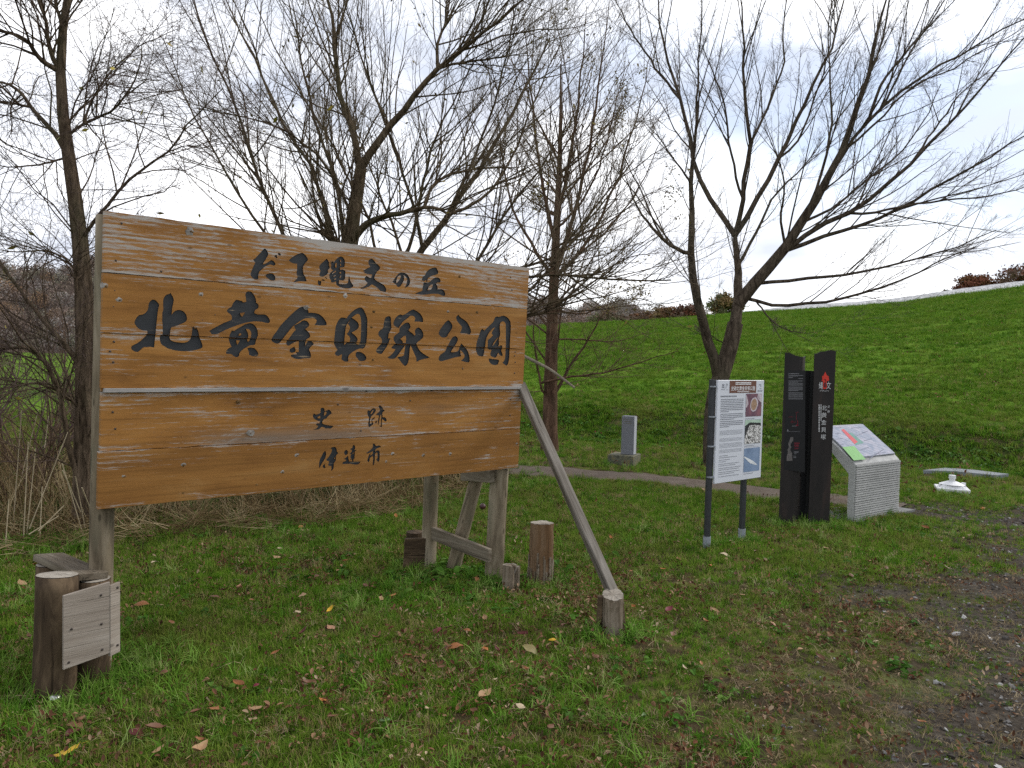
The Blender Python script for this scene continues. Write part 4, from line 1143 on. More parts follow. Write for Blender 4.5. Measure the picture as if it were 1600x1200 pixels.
def word(body, X, Y, size, mat, fn=mp_, vertical=False, sp=1.05, squeeze=1.0, name='lettering'):
    if not vertical:
        V, F = text_geo(body, size, fn(X, Y), ux * squeeze, uz, mn, 'CENTER')
        return mk(name, V, F, mat, st)
    for i, ch in enumerate(body):
        V, F = text_geo(ch, size, fn(X, Y) - uz * size * sp * i, ux * squeeze, uz, mn, 'CENTER')
        tag(mk('character', V, F, mat, st), kind='stuff')
word('縄', 535, 575, .078, M['dull_white'], squeeze=.55); word('文', 638, 575, .078, M['dull_white'], squeeze=.62)
tag(word('JOMON JAPAN', 584, 612, .014, M['dull_white'], squeeze=.95), kind='stuff')
word('北黄金貝塚', 583, 862, .054, M['dull_white'], vertical=True, sp=1.32, squeeze=1.0)
word('史跡', 642, 830, .026, M['dull_white'], vertical=True, sp=1.85, squeeze=.95)
def dashes(name, items, mat, fn, c=.0014):
    mb = MB()
    for x0_, y0_, x1_, y1_ in items: mb.add(np.array([fn(x0_, y1_, c), fn(x1_, y1_, c), fn(x1_, y0_, c), fn(x0_, y0_, c)]), [(0, 1, 2, 3)])
    return tag(mb.mk(name, mat, st), kind='stuff')
it = []
y_ = 788
while y_ < 1150: h_ = rng.uniform(8, 20); it.append((506, y_, 521, y_ + h_)); y_ += h_ + rng.uniform(3, 9)
y_ = 788
while y_ < 1005: h_ = rng.uniform(6, 14); it.append((532, y_, 545, y_ + h_)); y_ += h_ + rng.uniform(3, 8)
dashes('side_print', it, M['dull_white'], mp_)
# black information face on the left plate
xa, xb = 78, 330
flat('info_face', [(78, 328), (330, 335), (322, 1700 / 1), (40, 1660)], M['steel_black'], st, ml_, .0006)
it = [(105, 366, 109, 438), (112, 372, 245, 380), (112, 396, 300, 402), (112, 408, 230, 412), (112, 424, 160, 432), (235, 438, 298, 444)]
for y_ in (470, 486, 503, 520, 537, 556, 573, 589, 600, 628, 645, 659, 676, 698, 712): it.append((102, y_, 296 if y_ not in (600, 486) else 232, y_ + 6))
it += [(150, 1074, 210, 1080), (80, 1148, 260, 1151), (85, 1122, 100, 1146), (175, 1420, 240, 1430), (175, 1445, 212, 1450), (170, 1478, 205, 1484), (170, 1496, 205, 1502)]
M['dim_white'] = mat_plain('dim_white', (0.17, 0.17, 0.18), .6, .2, .1)
dashes('info_print', it, M['dim_white'], ml_)
M['plan_red'] = M['map_red']
dashes('plan_print', [(105, 952, 165, 958), (200, 890, 236, 895), (205, 890, 210, 1000), (130, 1020, 200, 1027), (150, 1000, 156, 1040), (200, 1060, 236, 1076), (222, 1000, 230, 1070), (180, 1300, 250, 1312), (180, 1325, 240, 1340), (180, 1350, 240, 1358), (180, 1375, 235, 1384)], M['map_red'], ml_)
flat('map_shape', [(130, 1228), (168, 1225), (168, 1275), (150, 1290), (128, 1330), (140, 1360), (125, 1400), (150, 1440), (156, 1540), (78, 1545), (82, 1470), (95, 1440), (92, 1390), (108, 1360), (100, 1310), (118, 1270)], M['map_grey'], st, ml_, .0014)

# ------------------------------------------------------------------ pale stone desk with map plate
sA, sB = gr(1335, 817), gr(1404, 803)
qu = norm((sB - sA) * [1, 1, 0]); qv = np.array([-qu[1], qu[0], 0]); qw = np.linalg.norm((sB - sA)[:2])
desk = thing('stone_desk', 'pale ribbed stone desk with a sloping coloured map plate', 'map desk', sA)
Q = lambda a, b_, z: sA + np.multiply.outer(np.asarray(a, float), qu) + np.multiply.outer(np.asarray(b_, float), qv) + np.multiply.outer(np.asarray(z, float), [0, 0, 1.0])
m, N, L, b = new_mat('pale_stone', 0.85, 0.2)
f = noise(N, L, coords(N, L, 'obj', (14, 14, 40)), 1.0, 5, .65); f2 = noise(N, L, coords(N, L, 'obj', (3, 3, 2)), 1.0, 4, .6)
r = ramp(N, [(.3, (.28, .28, .272)), (.5, (.38, .38, .367)), (.7, (.47, .465, .452))]); L.new(mth(N, L, 'MULTIPLY_ADD', f2, .5, mth(N, L, 'MULTIPLY', f, .5)), r.inputs[0]); L.new(r.outputs[0], b.inputs['Base Color'])
bump(N, L, b, f, .4, .006); M['stone'] = m
def prism(poly, a0, a1):
    """profile in (depth, height) swept across the desk"""
    P = np.asarray(poly, float); n = len(P)
    V = np.concatenate([Q(np.full(n, a0), P[:, 0], P[:, 1]), Q(np.full(n, a1), P[:, 0], P[:, 1])])
    F = [(i, (i + 1) % n, n + (i + 1) % n, n + i) for i in range(n)] + [tuple(range(n))[::-1], tuple(range(n, 2 * n))]
    bm = bmesh.new(); vs = [bm.verts.new(v) for v in V]
    for f_ in F: bm.faces.new([vs[i] for i in f_])
    bmesh.ops.recalc_face_normals(bm, faces=bm.faces)
    bmesh.ops.bevel(bm, geom=list(bm.edges), offset=.006, segments=1, affect='EDGES', profile=.5)
    bm.verts.index_update()
    V = np.array([v.co for v in bm.verts]); F = [[v.index for v in f_.verts] for f_ in bm.faces]; bm.free()
    return V, F
V, F = prism([(0.012, -.05), (0.012, .585), (.06, .632), (.46, .938), (.47, .88), (.12, .52), (.085, .48), (.085, -.05)], 0, qw)
mk('body', V, F, M['stone'], desk)
V, F = prism([(.087, .38), (.087, .48), (.12, .515), (.45, .86), (.45, .38)], qw - .09, qw - .005)
mk('gusset', V, F, M['stone'], desk)
# stacked thin courses on the face
mb = MB()
M['joint'] = mat_plain('stone_joint', (.20, .20, .19), .9, .1, .2)
MB().add(*box(Q(.004, .0124, .004), qu * (qw - .008), -qv * .0012, np.array([0, 0, .578]))).mk('joint_bed', M['joint'], desk)
nc = 25
for i in range(nc):
    z0 = .0 + i * .584 / nc
    h_ = .584 / nc * .70
    dd = rng.uniform(0, .004)
    mb.add(*box(Q(.004, .0125, z0), qu * (qw - .008), -qv * (.011 + dd), np.array([0, 0, h_ * rng.uniform(.92, 1.06)])))
tag(mb.mk('ribbed_face', M['stone'], desk), kind='stuff')
sl = norm(np.array([.40, .306])); sdir = qv * sl[0] + np.array([0, 0, sl[1]]); sn_ = norm(np.cross(qu, sdir)); sn_ = sn_ * np.sign(sn_[2])
P0 = Q(.03, .062, .637); PLN = .47
MP = lambda a, b_, c=.0: P0 + np.multiply.outer(np.asarray(a, float) * (qw - .05), qu) + np.multiply.outer(np.asarray(b_, float) * PLN, sdir) + sn_ * (.016 + c)
m, N, L, b = new_mat('map_plate', 0.6, 0.15)
t = N.new('ShaderNodeAttribute'); t.attribute_name = 'loc'
f = noise(N, L, t.outputs['Vector'], 5.0, 4, .6, 1.0)
r = ramp(N, [(.35, (.15, .185, .26)), (.5, (.22, .24, .31)), (.62, (.29, .285, .35))]); L.new(f, r.inputs[0])
wv = nd(N, 'ShaderNodeTexWave', Scale=5.0, Distortion=3.0); wv.bands_direction = 'DIAGONAL'; L.new(t.outputs['Vector'], wv.inputs['Vector'])
rr_ = ramp(N, [(.0, .5), (.06, .7), (.12, 1.0)]); L.new(wv.outputs['Fac'], rr_.inputs[0])
L.new(mixc(N, L, .8, r.outputs[0], rr_.outputs[0], 'MULTIPLY'), b.inputs['Base Color']); M['mapplate'] = m
MB().add(*box(P0, qu * (qw - .05), sdir * PLN, sn_ * .016, .002)).mk('plate_edge', M['sleeve'], desk)
mpl = patch('map_plate', M['mapplate'], desk, rect(.005, .005, .995, .995), MP, .0012)
M['map_green'] = mat_plain('map_green', (.17, .36, .13), .65, .12, .08, 20)
M['map_teal'] = mat_plain('map_teal', (.10, .22, .19), .65, .12, .1, 20)
M['map_pink'] = mat_plain('map_pink', (.46, .075, .09), .65, .12, .08, 20)
def dpx(X, Y):   # zoomed photo point -> plate coordinates
    p = on_plane(1285 + X / 6.486, 645 + Y / 6.486, P0 + sn_ * .016, sn_) - P0
    return (p @ qu) / (qw - .05), (p @ sdir) / PLN
patch('map_patch', M['map_green'], mpl, [dpx(*q) for q in ((318, 484), (440, 472), (322, 338), (200, 348))], MP, .002)
patch('map_patch', M['map_teal'], mpl, [dpx(*q) for q in ((340, 330), (420, 305), (300, 205), (262, 200), (275, 235))], MP, .0018)
patch('map_patch', M['map_pink'], mpl, [dpx(*q) for q in ((325, 318), (358, 296), (215, 165), (190, 175))], MP, .0026)
mb = MB()
for (x0_, y0_, x1_, y1_) in [(130, 268, 205, 262), (130, 215, 175, 208), (330, 240, 460, 185), (420, 285, 500, 262), (470, 470, 620, 370), (130, 155, 190, 150), (160, 330, 215, 318), (420, 455, 520, 440), (380, 380, 470, 350), (520, 420, 640, 400), (290, 155, 390, 150), (400, 200, 440, 195)]:
    a0_, b0_ = dpx(x0_, y0_); a1_, b1_ = dpx(x1_, y1_); d_ = norm([a1_ - a0_, b1_ - b0_]); nn_ = np.array([-d_[1], d_[0]]) * .006
    P = np.array([[a0_ - nn_[0], b0_ - nn_[1]], [a1_ - nn_[0], b1_ - nn_[1]], [a1_ + nn_[0], b1_ + nn_[1]], [a0_ + nn_[0], b0_ + nn_[1]]])
    mb.add(MP(P[:, 0], P[:, 1], .0022), [(0, 1, 2, 3)])
tag(mb.mk('map_lines', mat_plain('map_line', (.11, .12, .17), .65, .12, .1), mpl), kind='stuff')
m = mat_plain('pad_concrete', (.17, .17, .165), .9, .15, .2, 12); M['pad'] = m
pad = Q(np.array([-.03, qw + .30, qw + .30, -.03]), np.array([-.03, -.03, .5, .5]), np.array([.022] * 4))
V = np.concatenate([pad, pad * [1, 1, 0] + [0, 0, -.05]])
mk('pad', V, [(0, 1, 2, 3), (0, 4, 5, 1), (1, 5, 6, 2), (2, 6, 7, 3), (3, 7, 4, 0)], M['pad'], desk)

# ------------------------------------------------------------------ small stone monument
mc = gr(989, 728); th_ = rad(25)
hu, hv = np.array([math.cos(th_), -math.sin(th_), 0]), np.array([math.sin(th_), math.cos(th_), 0])
mon = thing('stone_monument', 'small grey stone pillar on a mossy plinth across the path', 'monument', (mc - hu * .2 + hv * .2) * [1, 1, 0])
m, N, L, b = new_mat('grey_granite', 0.75, 0.3)
f = noise(N, L, coords(N, L, 'obj', (1, 1, 1)), 90, 4, .7); r = ramp(N, [(.3, (.11, .115, .13)), (.7, (.21, .215, .235))]); L.new(f, r.inputs[0]); L.new(r.outputs[0], b.inputs['Base Color']); M['granite'] = m
m, N, L, b = new_mat('mossy_plinth', 0.9, 0.2)
f = noise(N, L, coords(N, L, 'obj', (1, 1, 1)), 16, 5, .65); r = ramp(N, [(.3, (.055, .055, .04)), (.5, (.12, .12, .085)), (.7, (.19, .15, .06))]); L.new(f, r.inputs[0]); L.new(r.outputs[0], b.inputs['Base Color']); M['plinth'] = m
MB().add(*box(mc - hu * .405 - [0, 0, .06], hu * .405, hv * .42, np.array([0, 0, .205]), .008)).mk('plinth', M['plinth'], mon)
so = mc - hu * .235 + hv * .13 + [0, 0, .146]
pil = MB().add(*box(so, hu * .195, hv * .155, np.array([0, 0, .59]), .006)).mk('pillar', M['granite'], mon)
M['granite_lit'] = mat_plain('lit_granite', (.36, .37, .40), .7, .3, .12, 60)
MB().add(*box(so + hu * .1962 + hv * .008 + [0, 0, .008], hu * .0015, hv * .139, np.array([0, 0, .574]))).mk('lit_side', M['granite_lit'], mon)  # paler sheet: light falling on the pillar's right side, put into the colour
mb = MB()
for k, zz in enumerate((.535, .505, .475)):
    mb.add(*box(so - hv * .0015 + hu * .03 + [0, 0, zz], hu * .135, hv * .0014, np.array([0, 0, .006])))
tag(mb.mk('carved_lines', M['plinth'], mon), kind='stuff')

# ------------------------------------------------------------------ white parasol foot
wc = gr(1499, 772)
wf = thing('parasol_base', 'white plastic square parasol base lying on the grass by the gravel', 'parasol base', wc)
M['white_plastic'] = mat_plain('white_plastic', (.62, .62, .63), .5, .4, .05, 18)
def frust(c, r0, r1, z0, z1, ang, n=4):
    t = np.linspace(0, 2 * np.pi, n, endpoint=False) + ang
    d = np.stack([np.cos(t), np.sin(t)], 1)
    V = np.concatenate([np.c_[c[0] + d * [r0, r0] * 0 + d * r0 + 0, np.full(n, z0)] if False else np.c_[c[:2] + d * r0, np.full(n, z0)], np.c_[c[:2] + d * r1, np.full(n, z1)]])
    F = [(i, (i + 1) % n, n + (i + 1) % n, n + i) for i in range(n)] + [tuple(range(n, 2 * n)), tuple(range(n))[::-1]]
    bm = bmesh.new(); vs = [bm.verts.new(v) for v in V]
    for f_ in F: bm.faces.new([vs[i] for i in f_])
    if n == 4: bmesh.ops.bevel(bm, geom=list(bm.edges), offset=.012, segments=2, affect='EDGES', profile=.5)
    bm.verts.index_update()
    V = np.array([v.co for v in bm.verts]); F = [[v.index for v in f_.verts] for f_ in bm.faces]; bm.free()
    return V, F, V
wcc = np.array([wc[0], wc[1] + .17, 0]); aw = rad(-68)
tb = MB(); tb.add(*frust(wcc, .255, .265, .0, .062, aw)); tb.add(*frust(wcc, .215, .15, .055, .105, aw)); tb.add(*frust(wcc, .15, .06, .10, .135, aw, 16))
tb.mk('tank', M['white_plastic'], wf)
tb = MB(); tb.add(*frust(wcc, .034, .034, .125, .175, 0, 16)); tb.add(*frust(wcc, .041, .041, .172, .215, 0, 16)); tb.mk('neck', M['white_plastic'], wf)
fc = wcc + [.13, -.03, 0]
MB().add(*frust(fc, .028, .026, .07, .125, 0, 14)).mk('filler_cap', M['white_plastic'], wf)

# flat concrete slab let into the grass
P = np.array([ground_pt(*q) for q in ((1442, 741.5), (1492, 743), (1556, 749.5), (1576, 747.5), (1520, 740.5), (1476, 737.5))])
P[:, 2] = P[:, 2].max() + .05
V = np.concatenate([P, P - [0, 0, .16]]); n = len(P)
o = mk('concrete_slab', V, [tuple(range(n))] + [(i, n + i, n + (i + 1) % n, (i + 1) % n) for i in range(n)], mat_plain('slab_grey', (.20, .215, .23), .85, .2, .1, 8))
tag(o, 'flat grey concrete slab let into the grass at the foot of the hill', 'slab')

# ------------------------------------------------------------------ stumps and log ends
def stump(name, label, px, py, r, h, mat, rough=.03, lean=(0, 0), top_tilt=.08, notch=False, flat=1.0):
    g = gr(px, py); g = g + [0, r, 0]; g[2] = H(g[0], g[1])
    t = thing(name, label, 'stump', g)
    V, F, L_ = cyl(g - [0, 0, .12], g + [lean[0], lean[1], h], r * 1.05, r * .97, 30, 12, rough, True, top_tilt, flat=flat)
    if notch:
        d = V - g; ang = np.arctan2(d[:, 1], d[:, 0]); rr = np.hypot(d[:, 0], d[:, 1])
        k = np.exp(-((ang + .9) / .28) ** 2) * sst(rr, r * .3, r) * .45 + np.exp(-((ang - .4) / .4) ** 2) * .2 * sst(rr, r * .3, r)
        V = V - d * [1, 1, 0] * k[:, None]
        V[:, 2] -= .05 * k * (d[:, 2] > h * .8) / .3
    V = V + rng.normal(0, .0018, V.shape)
    MB().add(V, F, L_).mk('trunk', mat, t)
    top = V[12 * 30:13 * 30]; c_ = top.mean(0)
    ring = c_ + (top - c_) * .985 + [0, 0, .0025]
    mk('cut_face', np.concatenate([ring, [c_ + [0, 0, .004]]]), [(i, (i + 1) % 30, 30) for i in range(30)], M['cut'], t, loc=np.concatenate([ring - c_, [[0, 0, 0]]]) + rng.uniform(0, 5))
    return t, g
t, g = stump('log_post', 'brown log stump with a splintered base, taller than its neighbours', 845, 914, .085, .415, M['stump_brown'], .025, (0, 0), .05)
mb = MB()
for k in range(26):
    a = rng.uniform(math.pi * .95, math.pi * 2.15); rr_ = .088
    c_ = g + [rr_ * math.cos(a), rr_ * math.sin(a), rng.uniform(-.03, .05)]
    tg_ = np.array([-math.sin(a), math.cos(a), 0])
    mb.add(*box(c_ - tg_ * .006, tg_ * rng.uniform(.006, .016), np.array([math.cos(a), math.sin(a), 0]) * .006, np.array([0, 0, rng.uniform(.07, .20)]) + tg_ * rng.uniform(-.01, .01)))
tag(mb.mk('splinters', M['stump'], t), kind='stuff')
stump('short_stump', 'short split stump leaning against the front post of the sign', 798, 928, .062, .175, M['stump'], .05, (0, 0), .12, True)
t, g = stump('cut_stump', 'pale cut stump at the foot of the slanting brace', 961, 999, .060, .215, M['stump'], .03, (-.012, 0), -.35)
mb = MB()
mb.add(*box(g + [.055, -.03, -.05], np.array([.022, .01, 0]), np.array([-.01, .04, 0]), np.array([-.03, 0, .25]), .003))
mb.add(*box(g + [-.105, -.01, -.05], np.array([.03, -.01, 0]), np.array([.01, .04, 0]), np.array([.005, 0, .255]), .004))
mb.mk('bark_slab', M['log'], t)

# shiny metal cap at the log, dark fruit in the grass
g = gr(88, 1094)
V, F, L_ = [], [], []
def dome(c, r, n=14, m_=6, full=False, sq=1.0):
    V = []; 
    for i in range(m_ + 1):
        ph_ = (math.pi if full else math.pi / 2) * i / m_
        for j in range(n):
            a = 2 * math.pi * j / n
            V.append(c + [r * math.sin(ph_) * math.cos(a), r * math.sin(ph_) * math.sin(a), r * sq * math.cos(ph_)])
    F = [(i * n + j, (i + 1) * n + j, (i + 1) * n + (j + 1) % n, i * n + (j + 1) % n) for i in range(m_) for j in range(n)]
    return np.array(V), F
V, F = dome(np.array([g[0], g[1] - .01, .012]), .026, sq=.75)
m, N, L, b = new_mat('dull_metal', .28, .5); b.inputs['Base Color'].default_value = (.45, .44, .42, 1); b.inputs['Metallic'].default_value = 1.0
tag(mk('metal_cap', V, F, m, smooth=True), 'shiny domed metal cap in the grass beside the foot log', 'metal cap')
g = gr(754, 799)
V, F = dome(np.array([g[0], g[1], .05]), .033, full=True, sq=.92, m_=10)
tag(mk('fallen_fruit', V, F, mat_plain('fruit_skin', (.055, .018, .018), .45, .4, .2), smooth=True), 'round dark red fruit lying in the grass behind the sign posts', 'fruit')

# ------------------------------------------------------------------ bare trees
M['bark_left'] = mat_bark('bark_left', (0.030, 0.021, 0.014), (0.175, 0.128, 0.088), scale=(26, 26, 4.5))
M['bark_willow'] = mat_bark('bark_willow', (0.038, 0.027, 0.017), (0.165, 0.122, 0.080), scale=(22, 22, 6))
M['bark_larch'] = mat_bark('bark_larch', (0.045, 0.027, 0.018), (0.165, 0.100, 0.067), moss=(.09, .075, .05))
M['bark_dark'] = mat_bark('bark_dark', (0.028, 0.021, 0.016), (0.135, 0.105, 0.078), scale=(20, 20, 5), moss=(.07, .066, .042))
M['twig_grey'] = mat_plain('twig_grey', (.135, .108, .09), .9, .02, .3, 3)
M['twig_purple'] = mat_plain('twig_purple', (.105, .076, .066), .9, .02, .3, 3)
M['twig_olive'] = mat_plain('twig_olive', (.155, .122, .083), .9, .02, .3, 3)
M['twig_red'] = mat_plain('twig_red', (.125, .084, .057), .9, .02, .3, 3)
M['deadwood'] = mat_plain('deadwood', (.20, .17, .13), .9, .1, .3, 6)

def resample(P, R, k=14, smooth=2):
    s = np.r_[0, np.cumsum(np.linalg.norm(np.diff(P, axis=0), axis=1))]
    t = np.linspace(0, s[-1], k)
    Q_ = np.stack([np.interp(t, s, P[:, i]) for i in range(3)], 1); r = np.interp(t, s, R)
    for _ in range(smooth): Q_[1:-1] = .25 * Q_[:-2] + .5 * Q_[1:-1] + .25 * Q_[2:]
    return Q_, r

def limb_px(D0, drift, pts, w0, w1, start=None, k=14):
    """a limb seen at photo pixels; drift = how far it leans away over its length"""
    pts = np.asarray(pts, float)
    s = np.r_[0, np.cumsum(np.hypot(*np.diff(pts, axis=0).T))]; s /= s[-1]
    D = D0 + drift * s
    P = np.array([at(x_, y_, d_) for (x_, y_), d_ in zip(pts, D)])
    if start is not None: P[0] = start
    R = np.interp(s, [0, 1], [w0, w1]) * D / FPX * .5
    return resample(P, R, k)

def spawn(P, R, n, tmin=.2, ang=(25, 55), ratio=.5, up=.25, k=6, curl=.12, jitter=.13, La=None, rr=.6, tmax=1.0, rmin=.0016, taper=.3, flatten=0.0, keep=None):
    B, kk, _ = P.shape
    seg = np.linalg.norm(np.diff(P, axis=1), axis=2).sum(1)
    idx = np.repeat(np.arange(B), n)
    m_ = len(idx)
    t = tmin + (tmax - tmin) * rng.random(m_)
    f = t * (kk - 1); i = np.minimum(f.astype(int), kk - 2); fr = (f - i)[:, None]
    a, b_ = P[idx, i], P[idx, i + 1]
    o = a + (b_ - a) * fr
    rp = R[idx, i] + (R[idx, i + 1] - R[idx, i]) * fr[:, 0]
    T = norm(b_ - a)
    q = norm(np.cross(T, rng.normal(size=(m_, 3))))
    if flatten: q[:, 2] *= (1 - flatten); q = norm(q)
    th = np.radians(rng.uniform(ang[0], ang[1], m_))[:, None]
    d = norm(T * np.cos(th) + q * np.sin(th) + np.array([0, 0, up]))
    L_ = (seg[idx] * ratio * (1.2 - .8 * t) if La is None else np.full(m_, La)) * rng.uniform(.5, 1.25, m_)
    r0 = np.maximum(np.minimum(rp * rr, L_ * .0078), rmin)
    out = np.empty((m_, k, 3)); out[:, 0] = o
    st_ = (L_ / (k - 1))[:, None]
    for j in range(1, k):
        out[:, j] = out[:, j - 1] + d * st_
        d = norm(d + np.array([0, 0, curl]) + rng.normal(size=(m_, 3)) * jitter)
    rad_ = r0[:, None] * np.linspace(1, taper, k)[None]
    return out, rad_

def leaf_sprays(P, R, n, size, mat, name, parent):
    """small leaf faces hanging on given twig ends"""
    B = len(P); idx = rng.integers(0, B, n)
    o = P[idx, -1] + rng.normal(size=(n, 3)) * .04
    u = norm(rng.normal(size=(n, 3))); v = norm(np.cross(u, rng.normal(size=(n, 3))))
    s = size * rng.uniform(.6, 1.3, n)[:, None]
    V = np.stack([o, o + u * s * .5 + v * s * .22, o + u * s, o + u * s * .5 - v * s * .22], 1).reshape(-1, 3)
    F = np.arange(n * 4).reshape(-1, 4)
    return tag(mk(name, V, F, mat, parent), kind='stuff')

def bare_tree(name, label, base, trunk, limbs, grow, bark, twigmat, group=None):
    t = thing(name, label, 'tree', base, group)
    V, F = tubes(trunk[0][None], trunk[1][None], 14)
    mk('trunk', V, F, bark, t, smooth=True)
    for lm in limbs:
        V, F = tubes(lm[0][None], lm[1][None], 8)
        mk('limb', V, F, bark, t, smooth=True)
    P = np.stack([l[0] for l in limbs] + [trunk[0]]); R = np.stack([l[1] for l in limbs] + [trunk[1]])
    grow(t, P, R)
    return t

def vf(parts, n):
    Vs, Fs, k = [], [], 0
    for P, R in parts:
        V, F = tubes(P, R, n); Vs.append(V); Fs.append(F + k); k += len(V)
    return np.concatenate(Vs), np.concatenate(Fs)

def nearest3(limbs, px):
    """point on the already built limbs that shows closest to a pixel"""
    best = None
    for P, R in limbs:
        x_, y_, d_ = proj(P)
        e = np.hypot(x_ - px[0], y_ - px[1]); i = e.argmin()
        if best is None or e[i] < best[0]: best = (e[i], P[i], d_[i])
    return best[1], best[2]

def px_tree(D, trunk_px, tw, limb_list):
    tr = limb_px(D, 0.0, trunk_px, *tw, k=14)
    done = [tr]
    out = []
    for pts, w0, w1, drift in limb_list:
        p0, d0 = nearest3(done, pts[0])
        lm = limb_px(d0, drift, pts, w0 * (.74 if w0 < 15 else .86), w1 * .45, start=p0)
        q_, r_ = lm
        sl_ = np.linalg.norm(q_[-1] - q_[0])
        kn = rng.normal(size=q_.shape) * sl_ * .0032; kn[0] = 0
        lm = (q_ + kn, r_)
        done.append(lm); out.append(lm)
    return tr, out

# --- right-hand tree with two stems and wide upswept crown
TR = [
 ([(1118, 600), (1112, 560), (1100, 520), (1090, 470), (1083, 430), (1076, 395), (1078, 340), (1080, 300), (1082, 262), (1089, 220), (1086, 180), (1094, 140)], 21, 4, -.9),
 ([(1077, 400), (1049, 388), (1022, 360), (1000, 334), (985, 300), (975, 270)], 9, 3, -.9),
 ([(1080, 300), (1072, 275), (1050, 245), (1030, 215), (1005, 190)], 5, 2, -.6),
 ([(1145, 530), (1152, 490), (1154, 450), (1152, 410), (1149, 368)], 24, 15, .3),
 ([(1149, 368), (1125, 340), (1105, 310), (1090, 280), (1082, 250), (1078, 215), (1072, 185), (1066, 155), (1055, 125), (1040, 80), (1028, 30), (1025, -25)], 12, 4, .9),
 ([(1066, 160), (1045, 135), (1020, 100), (1000, 70), (980, 40), (960, -5)], 6, 3, .7),
 ([(1082, 250), (1088, 200), (1089, 150), (1092, 90), (1098, 40), (1097, -10)], 6, 3, -.7),
 ([(1150, 366), (1160, 340), (1159, 300), (1175, 235), (1171, 190), (1160, 140), (1165, 90), (1160, 30), (1155, -20)], 11, 4, -.6),
 ([(1175, 237), (1195, 180), (1215, 130), (1230, 95), (1222, 60), (1228, 10), (1232, -20)], 6, 3, .6),
 ([(1157, 318), (1140, 240), (1135, 180), (1126, 130), (1105, 95), (1095, 70)], 6, 3, -.9),
 ([(1153, 362), (1190, 305), (1215, 255), (1240, 200), (1255, 160), (1290, 100), (1310, 50), (1322, -15)], 12, 4, .9),
 ([(1215, 255), (1245, 235), (1275, 150), (1295, 90), (1300, 20), (1315, -20)], 5, 2.5, -.4),
 ([(1158, 472), (1185, 435), (1215, 403), (1245, 370), (1265, 330), (1285, 290), (1310, 245), (1335, 200), (1345, 150), (1362, 105), (1371, 60), (1371, 22), (1390, -15)], 23, 5, -1.2),
 ([(1262, 340), (1272, 310), (1290, 255), (1300, 190), (1298, 120), (1290, 60), (1300, 0)], 7, 3, .5),
 ([(1212, 407), (1262, 356), (1311, 341), (1356, 322), (1412, 259), (1469, 214), (1525, 150), (1562, 101), (1605, 52)], 12, 4, -1.6),
 ([(1228, 408), (1300, 364), (1386, 341), (1465, 289), (1525, 259), (1605, 210)], 10, 4, -1.0),
 ([(1311, 341), (1370, 333), (1412, 322), (1487, 311), (1562, 307), (1610, 288)], 6, 3, -.8),
 ([(1268, 325), (1319, 234), (1352, 191), (1397, 150), (1469, 101), (1536, 64), (1605, 28)], 9, 4, -1.4),
 ([(1354, 190), (1375, 131), (1431, 64), (1465, 22), (1484, -15)], 7, 3, .4),
 ([(1386, 155), (1410, 105), (1440, 50), (1480, 15), (1505, -15)], 5, 2.5, -.6),
 ([(1319, 234), (1352, 217), (1420, 130), (1487, 110), (1560, 65), (1605, 40)], 5, 2.5, .8),
 ([(1322, 227), (1349, 139), (1369, 67), (1373, 20)], 6, 3, -.3),
 ([(1190, 432), (1230, 436), (1270, 437), (1337, 426), (1412, 412), (1487, 390), (1555, 360)], 8, 3, -1.0),
 ([(1168, 470), (1200, 475), (1240, 481), (1300, 470), (1375, 455), (1450, 414), (1525, 384)], 8, 3, -1.5),
 ([(1178, 482), (1210, 507), (1240, 519), (1262, 522)], 4, 1.5, -.6),
 ([(1155, 410), (1187, 356), (1204, 307), (1232, 285), (1265, 250), (1290, 215)], 7, 2.5, .6),
 ([(1222, 390), (1217, 337), (1229, 296), (1221, 259), (1210, 232), (1195, 200)], 6, 2.5, -.7),
 ([(1262, 352), (1300, 330), (1345, 290), (1385, 260), (1420, 225), (1445, 190), (1470, 130)], 6, 2.5, .7),
 ([(1412, 259), (1450, 215), (1480, 175), (1500, 145), (1560, 100)], 5, 2.5, .5),
 ([(1137, 548), (1120, 530), (1100, 518), (1085, 510)], 3, 1.5, -.3),
]
tr, lm = px_tree(11.76, [(1113, 745), (1113, 690), (1114, 640), (1121, 602), (1131, 575), (1143, 535), (1149, 505)], (30, 24), TR)
tr[1][0] *= 1.25
def grow_zelkova(t, P, R):
    a = spawn(P[:-1], R[:-1], 13, .25, (16, 44), .34, .14, 7, .03, .07)
    b_ = spawn(a[0], a[1], 7, .15, (20, 48), .5, .08, 6, .03, .12)
    c_ = spawn(b_[0], b_[1], 6, .15, (25, 55), .6, .05, 4, .02, .16, rmin=.0014)
    d_ = spawn(P[:-1], R[:-1], 9, .35, (30, 65), .13, .1, 5, .03, .14)
    e_ = spawn(d_[0], d_[1], 4, .2, (25, 55), .55, .05, 4, .02, .16, rmin=.0014)
    w_ = spawn(P[:-1], R[:-1], 4, .15, (16, 48), .34, .30, 9, .03, .05, La=1.9)
    w2 = spawn(w_[0], w_[1], 7, .2, (18, 45), .34, .12, 6, .03, .1); w3 = spawn(w2[0], w2[1], 4, .15, (22, 55), .55, .05, 4, .02, .15, rmin=.0014)
    V, F = vf([w2, w3], 3); mk('twigs', V, F, M['twig_grey'], t)['kind'] = 'stuff'
    V, F = vf([w_], 5); mk('branches', V, F, M['bark_dark'], t, smooth=True)['kind'] = 'stuff'
    V, F = vf([a, d_], 5); mk('branches', V, F, M['bark_dark'], t, smooth=True)['kind'] = 'stuff'
    V, F = vf([b_, c_, e_], 3); mk('twigs', V, F, M['twig_grey'], t)['kind'] = 'stuff'
